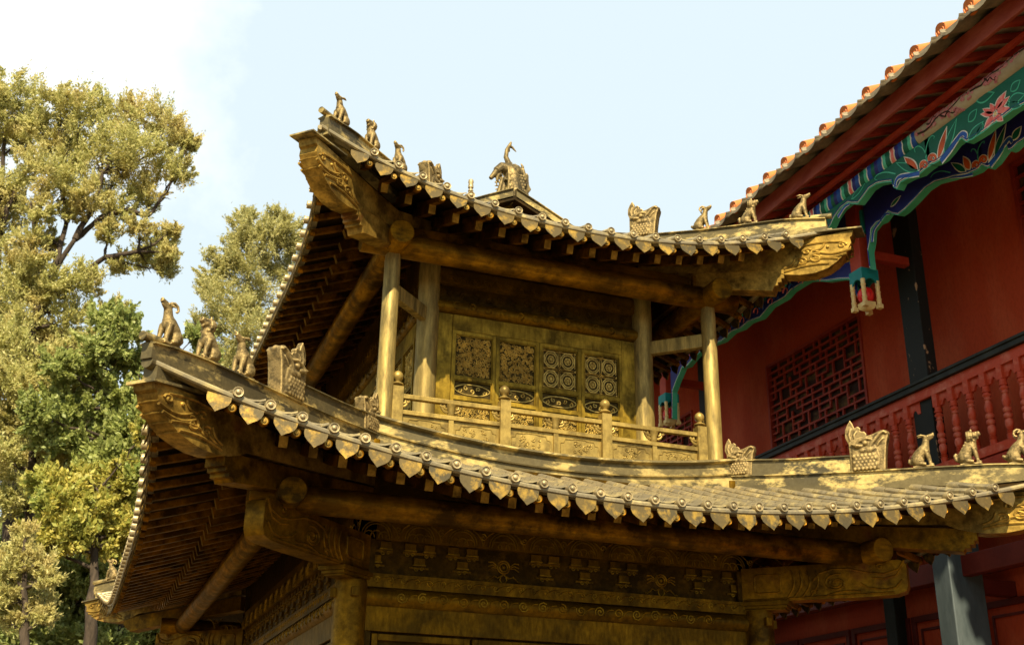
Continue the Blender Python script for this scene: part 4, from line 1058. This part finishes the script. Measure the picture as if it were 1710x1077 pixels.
def leaf(P, base, tip, w_, X_, outer, inner, par, name='painted_leaf'):
    b0, t0 = V(yz(P(*base), X_)), V(yz(P(*tip), X_)); ax = t0-b0; L_ = ax.length; ax /= L_; nx = V((-ax.y, ax.x)); sc_ = w_/ (4895 if P is B else 3590)*9.0
    for k_, d, mat in ((1, -.0035, outer), (.72, -.0060, inner)):
        pl = []
        for s_ in (1, -1):
            rg = range(0, 11) if s_ == 1 else range(9, 0, -1)
            for i in rg:
                t = i/10; hw = sc_*k_*sin(pi*t**.8)*.5; q = b0+ax*L_*(.5+(t-.5)*(.5+.5*k_))+nx*s_*hw; pl.append((q.x, q.y))
        m = MB().prism(pl, lambda u, v, dd: V((X_+dd, u, v)), d, 0); part(name, m.mesh(name, M[mat], 0), par)
def stroke(P, pts, r, X_, mat, par, out_=True):
    q = [V((X_, *yz(P(*p), X_))) for p in pts]
    # smooth the polyline
    s_ = []
    for i in range(len(q)-1):
        p0, p1, p2, p3 = q[max(0, i-1)], q[i], q[i+1], q[min(len(q)-1, i+2)]
        for k_ in range(5):
            t = k_/5; s_.append(.5*((2*p1)+(p2-p0)*t+(2*p0-5*p1+4*p2-p3)*t*t+(3*p1-p0-3*p2+p3)*t**3))
    s_.append(q[-1])
    for rr, d, mt in (((r*1.6, -.001, 'white'), (r, -.0045, mat)) if out_ else ((r, -.002, mat),)):
        m = MB(); vs = []; n = len(s_)
        for i, p in enumerate(s_):
            t = (s_[min(i+1, n-1)]-s_[max(i-1, 0)]).normalized(); nn = V((0, -t.z, t.y)); w_ = rr*(1-.5*i/n)
            vs += [p+nn*w_+V((d-.001, 0, 0)), p-nn*w_+V((d-.001, 0, 0)), p-nn*w_, p+nn*w_]
        m.add(vs, [(4*i+a, 4*i+(a+1) % 4, 4*i+4+(a+1) % 4, 4*i+4+a) for i in range(n-1) for a in range(4)]); part('painted_scroll', m.mesh('painted_scroll', M[mt], 0), par)
def curlp(P, c, r, X_, mat, par, dr=1):
    stroke(P, [(c[0]+r*(1-.75*i/9)*cos(2.4+dr*i*.95), c[1]+r*(1-.75*i/9)*sin(2.4+dr*i*.95)) for i in range(10)], .016, X_, mat, par)
for X_, par, (dxa, dya), K in ((7.60, gb, (0, 0), 1), (8.0, bb, (0, 0), 0)):
    if K:
        O = [(B, (165, 1000), (45, 890), 55), (B, (325, 925), (400, 640), 58)]; G = [(B, (375, 880), (482, 575), 55), (B, (170, 1015), (-20, 940), 50), (A, (150, 335), (235, 235), 26)]
        for c_ in ((215, 960, 34), (285, 905, 36)): curlp(B, c_[:2], c_[2], X_, 'orange', par)
        stroke(B, [(350, 925), (420, 840), (475, 760), (520, 705), (552, 712), (550, 745)], .030, X_, 'mblue', par)
        stroke(A, [(560, 178), (500, 190), (440, 200), (418, 225), (412, 262)], .024, X_, 'mblue', par)
        stroke(B, [(235, 935), (225, 860), (240, 780), (270, 725), (295, 725), (290, 745)], .006, X_, 'lgreen', par, False)
        stroke(B, [(235, 890), (205, 830), (165, 805), (135, 825), (140, 858)], .006, X_, 'lgreen', par, False)
        stroke(A, [(415, 182), (360, 172), (310, 185), (290, 212), (305, 218)], .007, X_, 'lgreen', par, False)
        stroke(A, [(70, 440), (110, 380), (140, 362)], .018, X_, 'mblue', par)
        for b_, t_, w_ in (((790, 540), (672, 545), 40), ((790, 530), (752, 455), 40), ((790, 520), (885, 352), 60), ((800, 520), (915, 395), 44), ((800, 530), (925, 490), 46), ((800, 550), (860, 600), 44), ((785, 550), (700, 670), 50), ((790, 560), (790, 610), 34), ((780, 540), (690, 500), 36)):
            leaf(B, b_, t_, w_, X_, 'white', 'pink', par, 'painted_petal')
        for b_, t_, w_ in (((640, 440), (790, 365), 60), ((575, 610), (645, 500), 60), ((570, 760), (700, 600), 60), ((640, 720), (700, 620), 40), ((920, 360), (1000, 262), 56), ((900, 440), (1040, 380), 60), ((900, 460), (1010, 480), 50)):
            leaf(B, b_, t_, w_, X_, 'lgreen', 'green', par)
        p_ = at(*B(795, 540), x=X_); m = MB().ball(p_, (.008, .022, .022), 10, 7); part('painted_flower_centre', m.mesh('painted_flower_centre', M['cream'], 60), par)
    else:
        O = [(B, (590, 1000), (530, 885), 55), (B, (740, 935), (800, 665), 52)]; G = [(B, (785, 900), (885, 620), 50), (B, (560, 1015), (430, 940), 46), (A, (385, 380), (447, 312), 24), (B, (930, 760), (1010, 640), 60)]
        for c_ in ((640, 960, 30), (700, 915, 32)): curlp(B, c_[:2], c_[2], X_, 'orange', par)
        stroke(B, [(750, 960), (820, 870), (870, 790), (910, 745), (935, 775)], .030, X_, 'mblue', par)
        stroke(A, [(880, 182), (820, 195), (770, 200), (745, 205)], .014, X_, 'mblue', par)
        stroke(B, [(655, 925), (650, 850), (675, 785), (705, 765), (700, 785)], .006, X_, 'lgreen', par, False)
        stroke(B, [(652, 880), (630, 835), (605, 830), (595, 852)], .006, X_, 'lgreen', par, False)
        stroke(A, [(745, 175), (690, 165), (645, 180), (625, 205)], .006, X_, 'lgreen', par, False)
        stroke(A, [(275, 590), (285, 520), (320, 470), (355, 425), (380, 420)], .016, X_, 'mblue', par)
    for P, b_, t_, w_ in O: leaf(P, b_, t_, w_, X_, 'white', 'orange', par)
    for P, b_, t_, w_ in G: leaf(P, b_, t_, w_, X_, 'white' if not K else 'lgreen', 'green', par)
# painted scrolls on the far board
for i, y in enumerate([10.35+.36*q for q in range(12)]):
    for j, mt in enumerate(('mblue', 'lgreen', 'pink', 'green')):
        pts = [V((8.0, y+.07*j+.05*cos(a), 6.10+.06*(j % 2)+.05*sin(a)-(.12 if y < 10.8 else 0))) for a in [q*.7 for q in range(7)]]
        m = MB().tube(pts, [.018, .018, .016, .014, .012, .010, .008], 5, flat=.6); part('painted_scroll', m.mesh('painted_scroll', M[mt], 50), fb)

# pendant posts
for y in (10.06, 14.98, 5.14):
    m = MB().box((8.06, y, 6.18), (.20, .20, .90)); pp = part('pendant_post', m.mesh('pendant_post', M['red_wood'], 30), RB, bevel=.006)
    m = MB().box((8.06, y, 5.70), (.235, .235, .09))
    for sx in (-1, 1):
        for sy in (-1, 1):
            m.prism([(0, 0), (0, -.12), (.03, -.11), (.05, -.07), (.08, -.045), (.1175, -.035), (.1175, 0)], lambda u, v, d: V((8.06+sx*(.1175-d), y+sy*(.1175-u), 5.656+v)), 0, .02)
            m.prism([(.02, 0), (.02, -.12), (.03, -.11), (.05, -.07), (.08, -.045), (.1175, -.035), (.1175, 0)], lambda u, v, d: V((8.06+sx*(.1175-u), y+sy*(.1175-d), 5.656+v)), 0, .02)
    part('canopy', m.mesh('canopy', M['teal'], 30), pp)
    for sx in (-1, 1):
        for sy in (-1, 1):
            m = MB().lathe([(.028, 5.30), (.028, 5.36), (.034, 5.37), (.024, 5.38), (.025, 5.45), (.033, 5.46), (.024, 5.47), (.026, 5.52), (.033, 5.53), (.025, 5.54), (.028, 5.60)], 10, (8.06+sx*.10, y+sy*.10, 0)); m.box((8.06+sx*.10, y+sy*.10, 5.28), (.060, .060, .05))
            part('small_column', m.mesh('small_column', M['cream'], 40), pp)
    m = MB().lathe([(.03, 5.245), (.085, 5.27), (.10, 5.30), (.105, 5.345), (.06, 5.35)], 4, (8.06, y, 0), Matrix.Rotation(pi/4, 3, 'Z')); part('lotus_base', m.mesh('lotus_base', M['cream'], 40), pp)
    m = MB()
    for q in range(10):
        a = q*pi/5; m.ball((8.06+.040*cos(a), y+.040*sin(a), 5.44), (.056, .056, .092), 10, 8)
    part('lotus', m.mesh('lotus', M['lotus'], 60), pp)
    for z_, h_ in ((5.98, .11),):
        m = MB().box((8.46, y, z_), (.50, .10, h_)); part('tie_beam', m.mesh('red_tie_beam', M['red_wood'], 30), RB, bevel=.005)
    m = MB().box((8.06-.02, y+.125, 6.08), (.10, .05, .36)); m.box((8.06, y-.122, 6.35), (.10, .044, .3)); part('bracket_board', m.mesh('bracket_board', M['teal'], 30), pp, bevel=.004)
m = MB().box((8.11, (BY0+BY1)/2, 6.55), (.10, BY1-BY0, .18)); part('eave_beam', m.mesh('eave_beam', M['red_wood'], 30), RB)
# black pillars of the gallery, the rail and balusters
for y in (10.12, 15.05, 5.2):
    m = MB().box((8.80, y, 5.0), (.15, .32, 4.0)); part('pillar', m.mesh('pillar', M['black_worn'], 30), RB, label='black lacquered upper pillar with flaked patches', bevel=.006)
    yl = y-.15
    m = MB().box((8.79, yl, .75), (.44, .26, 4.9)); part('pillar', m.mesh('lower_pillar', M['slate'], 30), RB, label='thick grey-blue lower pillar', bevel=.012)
    m = MB().box((9.15, yl, 2.14), (.70, .14, .16)); part('tie_beam', m.mesh('red_tie_beam2', M['red_shaded'], 30), RB, bevel=.005)
m = MB().box((8.70, (BY0+BY1)/2, 4.415), (.115, BY1-BY0, .10)); m.box((8.70, (BY0+BY1)/2, 4.445), (.15, BY1-BY0, .035)); rail = part('gallery_rail', m.mesh('gallery_rail', M['black'], 30), RB, bevel=.006)
m = MB().box((8.72, (BY0+BY1)/2, 4.305), (.07, BY1-BY0, .115)); part('rail_board', m.mesh('rail_board', M['red_worn'], 30), rail, bevel=.003)
m = MB().box((8.72, (BY0+BY1)/2, 3.40), (.09, BY1-BY0, .10)); part('rail_board', m.mesh('rail_foot', M['red_worn'], 30), rail, bevel=.003)
bal = MB().lathe([(0.0381, 4.10), (0.0381, 4.055), (0.0457, 4.05), (0.0457, 4.035), (0.0330, 4.03), (0.0330, 4.015), (0.0457, 4.01), (0.0483, 3.995), (0.0330, 3.98), (0.0305, 3.965), (0.0432, 3.95), (0.0305, 3.94), (0.0305, 3.925), (0.0432, 3.88), (0.0432, 3.84), (0.0279, 3.80), (0.0457, 3.785), (0.0483, 3.77), (0.0432, 3.745), (0.0279, 3.735), (0.0457, 3.72), (0.0483, 3.705), (0.0432, 3.68), (0.0279, 3.67), (0.0432, 3.65), (0.0457, 3.62), (0.0381, 3.575), (0.0279, 3.56), (0.0381, 3.55), (0.0279, 3.54), (0.0432, 3.53), (0.0279, 3.515), (0.0432, 3.505), (0.0381, 3.49), (0.0381, 3.44)], 16).mesh('baluster', M['red_worn'], 60)
pst = MB().box((0, 0, 4.175), (.078, .075, .15)).mesh('baluster_post', M['red_worn'], 30)
arc = MB(); arc.prism([(-.09, .075), (-.09, -.065), (-.045, -.065), (-.022, -.02), (.0, -.005), (.022, -.02), (.045, -.065), (.09, -.065), (.09, .075)], lambda u, v, d: V((d, u, 4.175+v)), -.008, .022)
arcm = arc.mesh('arch_panel', M['red_worn'], 30)
y = 9.86-.2535*14; n_ = 0
for i in range(60):
    yy = 9.86-.2535*(i-26)-.0
    if yy < 6 or yy > 15.2 or 9.9 < yy < 10.3: continue
    part('baluster', bal, rail, (8.72, yy, 0)); part('baluster_head', pst, rail, (8.72, yy, 0)); part('arch_panel', arcm, rail, (8.725, yy-.127, 0))
# wall with lattice windows
def wall_with_holes(m, X_, y0_, y1_, z0_, z1_, holes, th_=.12):
    hs = sorted(holes); y = y0_
    for a, b, c, d in hs:
        m.box((X_+th_/2, (y+a)/2, (z0_+z1_)/2), (th_, a-y, z1_-z0_)); m.box((X_+th_/2, (a+b)/2, (z0_+c)/2), (th_, b-a, c-z0_)); m.box((X_+th_/2, (a+b)/2, (d+z1_)/2), (th_, b-a, z1_-d)); y = b
    m.box((X_+th_/2, (y+y1_)/2, (z0_+z1_)/2), (th_, y1_-y, z1_-z0_))
holes = [(6.2, 9.02, 4.86, 6.95), (12.03, 14.42, 4.86, 6.24), (16.8, 19.2, 4.86, 6.24)]
m = MB(); wall_with_holes(m, 9.5, BY0, BY1, 3.3, 8.0, holes); part('wall', m.mesh('red_wall', M['red_wall'], 30), RB)
for wi, (a, b, c, d) in enumerate(holes):
    fm = MB(); X_ = 9.49; t = .045
    Fw = lambda u, v, dd=0: V((X_+.0-dd, u, v))
    frame(fm, Fw, a, b, c, d, t, -.08, .012); wn = part('window', fm.mesh('lattice_window', M['red_wood'], 30), RB, bevel=.003)
    lm = MB(); tb = .030
    # brick-bond of interlocking long and short bars
    nu, nv = 17, 12; du, dv = (b-a-2*t)/nu, (d-c-2*t)/nv; u0_, v0_ = a+t, c+t
    for j in range(1, nv):
        brk = [(j*3+q*5) % nu for q in range(3)]
        u = 0
        while u < nu:
            ln_ = 3 if (u+j*2) % 5 else 2
            e = min(nu, u+ln_)
            if (u+j*3) % 5 != 4: slab(Fw, u0_+u*du, u0_+e*du, v0_+j*dv-tb/2, v0_+j*dv+tb/2, -.045, -.012, lm)
            u = e
    for i in range(1, nu):
        v = (i*2) % 5-5
        while v < nv:
            a_, e = max(0, v), min(nv, v+3)
            if e > a_: slab(Fw, u0_+i*du-tb/2, u0_+i*du+tb/2, v0_+a_*dv, v0_+e*dv, -.0435, -.0135, lm)
            v += 5
    part('lattice', lm.mesh('lattice', M['red_wood'], 30), wn)
    gp = MB().box((X_+.075, (a+b)/2, (c+d)/2), (.01, b-a-.02, d-c-.02)); part('paper_pane', gp.mesh('paper_pane', M['glass'], 0), wn)
for y in (10.7,):
    m = MB()
    for zz in (3.3,): m.box((9.492, y, 5.6), (.02, .012, 4.4))
    part('wall_seam', m.mesh('wall_seam', M['red_wood'], 0), RB)
m = MB().box((9.1, (BY0+BY1)/2, 3.26), (.9, BY1-BY0, .12)); part('gallery_floor', m.mesh('gallery_floor', M['red_wood'], 30), RB)
m = MB().box((8.74, (BY0+BY1)/2, 3.05), (.16, BY1-BY0, .30)); part('floor_beam', m.mesh('floor_beam', M['red_shaded'], 30), RB, bevel=.006)
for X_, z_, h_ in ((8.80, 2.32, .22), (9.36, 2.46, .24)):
    m = MB().box((X_, (BY0+BY1)/2, z_), (.12, BY1-BY0, h_)); part('floor_beam', m.mesh('floor_beam2', M['red_shaded'], 30), RB, bevel=.006)
m = MB()
m.box((9.56, (BY0+BY1)/2, .85), (.12, BY1-BY0, 4.9)); lw = part('wall', m.mesh('lower_red_wall', M['red_wall'], 30), RB)
yy = BY0+.3
while yy < BY1-1:
    fm = MB(); Fw = lambda u, v, dd=0: V((9.5-dd, u, v)); frame(fm, Fw, yy, yy+1.15, -1.4, 2.05, .07, -.02, .035); frame(fm, Fw, yy+.14, yy+1.01, .2, 1.9, .03, -.01, .02)
    part('wall_panel', fm.mesh('wall_panel', M['red_shaded'], 30), lw, bevel=.004); yy += 1.2
for y in (11.85, 16.8, 6.9):
    m = MB().box((9.42, y, .4), (.2, .2, 4.0)); part('pillar', m.mesh('wall_pillar', M['black'], 30), RB, bevel=.01)
# ------------------------------------------------------------------ trees
def leaf_mesh(name, blobs, mat, seed, size, dens, elong=2.6, droop=.0, up=.6):
    """blobs: (centre, radius). Every blob is filled with plumes, every plume with small leaf faces."""
    G = np.random.default_rng(seed); out_ = []
    for c, r in blobs:
        n = int(31*dens); d = G.normal(size=(n, 3)); d /= np.linalg.norm(d, axis=1)[:, None]
        cc = np.array(c)[None]+d*np.array([1, 1, .85])*r*(G.random(n)**.42)[:, None]
        main = d*.75+G.uniform(-.5, .5, (n, 3)); main[:, 2] += up-droop; main /= np.linalg.norm(main, axis=1)[:, None]
        ln_ = r*G.uniform(.22, .78, n); k = int(115*(r/.6)**.9)+30
        m_ = np.repeat(main, k, 0); L_ = np.repeat(ln_, k); base = np.repeat(cc, k, 0); N = n*k
        t = G.normal(0, .42, N); wdt = (.27*(1-.55*np.clip(t, -1, 1)))*L_
        e = G.normal(size=(N, 3))*wdt[:, None]*.62
        p = base+m_*(t*L_)[:, None]+e
        ax = m_*.9+G.normal(0, .55, (N, 3))+e/(wdt[:, None]+1e-6)*.35; ax /= np.linalg.norm(ax, axis=1)[:, None]
        sd_ = np.cross(ax, G.normal(size=(N, 3))); sd_ /= (np.linalg.norm(sd_, axis=1)+1e-9)[:, None]
        l_ = (size*G.uniform(.6, 1.4, N))[:, None]; w_ = l_/elong
        out_.append(np.stack([p-ax*l_*.5, p+sd_*w_*.5, p+ax*l_*.5, p-sd_*w_*.5], 1).reshape(-1, 3))
    co = np.concatenate(out_).astype(np.float32); nf = len(co)//4
    me = bpy.data.meshes.new(name); me.vertices.add(len(co)); me.vertices.foreach_set('co', co.ravel())
    me.loops.add(nf*4); me.loops.foreach_set('vertex_index', np.arange(nf*4, dtype=np.int32))
    me.polygons.add(nf); me.polygons.foreach_set('loop_start', np.arange(0, nf*4, 4, dtype=np.int32)); me.polygons.foreach_set('loop_total', np.full(nf, 4, dtype=np.int32))
    me.update(calc_edges=True); me.materials.append(mat); return me
def limb(mb, p, q, r0, r1, R, wob=.04, n=7):
    p, q = V(p), V(q); L_ = (q-p).length; pts = []; rad = []
    for i in range(n+1):
        t = i/n; pts.append(p.lerp(q, t)+V((R.uniform(-1, 1), R.uniform(-1, 1), R.uniform(-.5, .5)))*wob*L_*sin(pi*t)+V((0, 0, -.10*L_*t*(1-t)))); rad.append(r0+(r1-r0)*t)
    mb.tube(pts, rad, 8); return pts
def tree(name, label, Y, pxblobs, trunkpx, r0, mat, seed, size, dens=1.0, elong=2.6, dx=0, group='trees beyond the bronze hall', limbs=None, depthspread=.5, droop=0, twigs=True):
    R = random.Random(seed); base = at(*trunkpx[0], y=Y); base.z = -1.6
    t = thing(name, label, 'tree', base, group)
    blobs = []
    for u, v, r in pxblobs:
        dY = R.uniform(-1, 1)*depthspread; c = at(u, v, y=Y+dY); blobs.append((c, r/FPX*(c.dot(_f))))
    tm = MB(); tp = [base]+[at(*p, y=Y+R.uniform(-.2, .2)) for p in trunkpx]
    tp[1].x = tp[1].x; pts = []
    n = len(tp)
    rad = [r0*(1.25-1.0*i/(n-1)) for i in range(n)]
    # subdivide the trunk so that it bends softly
    pp, rr = [], []
    for i in range(n-1):
        for k in range(4): s = k/4; pp.append(tp[i].lerp(tp[i+1], s)+V((R.uniform(-1, 1), R.uniform(-1, 1), 0))*.03); rr.append(rad[i]+(rad[i+1]-rad[i])*s)
    pp.append(tp[-1]); rr.append(rad[-1]); tm.tube(pp, rr, 12)
    allp = [(p, r_) for p, r_ in zip(pp, rr)]
    for l in (limbs or []):
        lp = [at(*p, y=Y+R.uniform(-.3, .3)) for p in l]
        for a, b in zip(lp, lp[1:]): limb(tm, a, b, r0*.45, r0*.32, R, .03, 4)
        allp += [(q, r0*.3) for q in lp]
    for c, r in blobs:      # a limb into every clump of foliage, with twigs
        low_ = [q for q in allp if q[0].z < c.z+.1*r] or allp
        q, qr = min(low_, key=lambda s: (s[0]-c).length+max(0, .6*(s[0].z-c.z+r)))
        ps = limb(tm, q, c, min(qr*.7, r0*.35), r0*.07, R)
        if twigs:
            for _ in range(7):
                i = R.randint(2, len(ps)-1); d = V((R.gauss(0, 1), R.gauss(0, 1), R.gauss(.3, .8))).normalized(); limb(tm, ps[i], ps[i]+d*r*R.uniform(.5, .95), r0*.10, r0*.02, R, .06, 4)
    part('trunk', tm.mesh('trunk', M['bark'], 60), t)
    part('crown', leaf_mesh('crown', blobs, mat, seed+1, size, dens, elong, droop), t)
    return t
tree('cypress_tree', 'tall loose cypress with bare forking limbs and olive-gold foliage, left of the upper roof', 27,
     [(95, 165, 42), (135, 190, 48), (180, 180, 42), (225, 195, 45), (270, 205, 42), (300, 235, 36), (215, 245, 52), (255, 270, 50), (155, 250, 55), (105, 235, 46), (95, 300, 45), (60, 270, 36), (300, 285, 26), (200, 300, 42), (245, 325, 34), (140, 320, 36), (270, 400, 30), (245, 430, 28), (275, 450, 22), (205, 440, 26), (180, 385, 24), (235, 375, 24), (290, 385, 16), (65, 350, 30), (55, 400, 32), (150, 470, 34), (100, 470, 36), (190, 520, 26), (120, 530, 36), (85, 400, 22), (318, 240, 16), (60, 200, 30), (40, 470, 40), (70, 500, 36), (30, 540, 40), (120, 590, 36), (45, 600, 40), (80, 560, 36), (120, 270, 40), (190, 350, 34), (120, 350, 26), (285, 420, 22), (60, 440, 34)],
     [(20, 1040), (15, 820), (30, 640), (62, 520), (95, 430), (120, 350)], .17, M['cyp'], 11, .085, 1.0, 3.0, limbs=[[(80, 470), (125, 400), (165, 330), (170, 290)], [(112, 370), (105, 320), (112, 300)], [(125, 400), (165, 365), (210, 350), (250, 360)], [(60, 520), (120, 470), (175, 430), (230, 420)], [(95, 430), (60, 390), (52, 340)]])
tree('cypress_tree', 'olive-gold cypress cut by the left edge of the view', 28.5,
     [(10, 150, 48), (35, 190, 40), (10, 220, 50), (45, 230, 28), (5, 300, 40), (30, 340, 32), (0, 380, 45), (25, 440, 40), (50, 470, 34), (0, 500, 45), (35, 545, 38), (5, 590, 40), (-40, 200, 60), (-50, 350, 60), (-40, 500, 60), (70, 560, 34)],
     [(-40, 1040), (-25, 760), (-10, 560), (0, 380), (8, 220)], .17, M['cyp'], 21, .09, 1.0, 3.0, limbs=[[(-10, 560), (30, 500), (48, 450)], [(0, 380), (30, 310), (60, 290)]])
tree('cypress_tree', 'rounded grey-green cypress standing directly left of the upper eave', 33,
     [(410, 385, 36), (440, 400, 38), (385, 415, 36), (360, 450, 32), (420, 450, 48), (475, 385, 30), (495, 400, 32), (470, 440, 44), (375, 500, 44), (430, 510, 50), (350, 545, 30), (400, 560, 48), (350, 480, 24), (500, 470, 40), (380, 610, 44), (430, 600, 44), (350, 640, 40), (400, 680, 50), (460, 360, 16), (410, 362, 18)],
     [(400, 1060), (405, 800), (410, 600), (415, 450)], .16, M['cyp2'], 31, .09, 1.25, 3.0, depthspread=.7)
tree('broadleaf_tree', 'bright green broadleaf tree rising between the goat figure and the cypress limbs', 24,
     [(190, 530, 34), (215, 555, 26), (170, 570, 36), (205, 600, 34), (235, 600, 22), (150, 620, 38), (195, 650, 40), (230, 660, 30), (160, 690, 42), (210, 710, 40), (110, 670, 40), (90, 720, 42), (140, 745, 40), (230, 750, 36), (185, 770, 42), (100, 610, 30), (260, 640, 26), (60, 690, 34), (330, 560, 22), (345, 600, 24), (245, 700, 30)],
     [(200, 1060), (200, 900), (205, 760), (172, 660), (178, 590)], .12, M['broad'], 41, .10, .95, 1.7, limbs=[[(205, 760), (225, 700), (230, 640)]])
tree('cypress_tree', 'feathery yellowish cypress in the middle of the tree bank, hanging over the broadleaf trees', 25,
     [(20, 640, 42), (60, 630, 36), (100, 650, 34), (30, 700, 44), (75, 700, 38), (120, 700, 32), (20, 770, 42), (140, 640, 30), (110, 590, 34), (150, 560, 28), (70, 760, 36), (165, 600, 24), (130, 760, 30), (10, 830, 40), (0, 560, 44), (0, 640, 44), (0, 700, 44), (50, 590, 38), (0, 760, 40), (50, 820, 36), (140, 700, 30), (200, 560, 22)],
     [(60, 1050), (50, 880), (55, 760), (75, 660), (100, 590)], .12, M['cyp'], 51, .085, 1.0, 3.0)
tree('broadleaf_tree', 'yellowing broadleaf tree low beside the lower eave', 22.5,
     [(115, 830, 40), (160, 850, 42), (205, 830, 38), (230, 790, 34), (130, 885, 42), (180, 900, 42), (220, 880, 36), (90, 850, 34), (100, 900, 36), (60, 900, 34), (240, 720, 26), (200, 800, 34), (150, 800, 34), (75, 810, 34)],
     [(150, 1070), (155, 1000), (160, 900), (165, 820)], .12, M['yell'], 61, .10, 1.0, 1.8)
tree('broadleaf_tree', 'dark green broadleaf tree behind the far corner of the lower roof', 24.5,
     [(110, 960, 46), (160, 950, 46), (200, 960, 46), (240, 940, 44), (130, 1010, 46), (90, 1020, 46), (200, 1010, 50), (60, 980, 44), (40, 1050, 50), (110, 1070, 46), (170, 1070, 52), (250, 1040, 52), (300, 1070, 50), (20, 960, 40), (230, 1080, 50), (270, 980, 40), (60, 1095, 40), (250, 900, 30), (150, 985, 30), (110, 1000, 34), (185, 1040, 36), (240, 1000, 30)],
     [(190, 1150), (100, 1100), (100, 1010), (120, 950)], .09, M['broad'], 71, .11, .95, 1.8)
tree('young_conifer', 'small pale yellow-green conifer with drooping tufts at the lower left', 20,
     [(42, 890, 20), (40, 915, 28), (25, 935, 30), (65, 935, 28), (40, 965, 36), (80, 965, 22), (15, 985, 34), (60, 1000, 34), (30, 1030, 34), (0, 1020, 34), (75, 1030, 20), (10, 950, 26)],
     [(40, 1100), (40, 1010), (42, 900)], .09, M['cyp'], 81, .065, 1.1, 3.4)
tree('broadleaf_tree', 'distant deep green tree filling the gap behind the yellowing tree', 33,
     [(40, 780, 60), (100, 790, 60), (30, 860, 60), (180, 740, 50), (10, 700, 50), (60, 600, 40), (250, 820, 50), (20, 920, 60), (110, 860, 60), (210, 930, 60), (300, 900, 60), (330, 780, 60), (380, 740, 60), (300, 700, 40)],
     [(100, 1180), (100, 1000), (100, 850), (100, 700)], .2, M['broad'], 91, .16, .8, 1.8, depthspread=2)
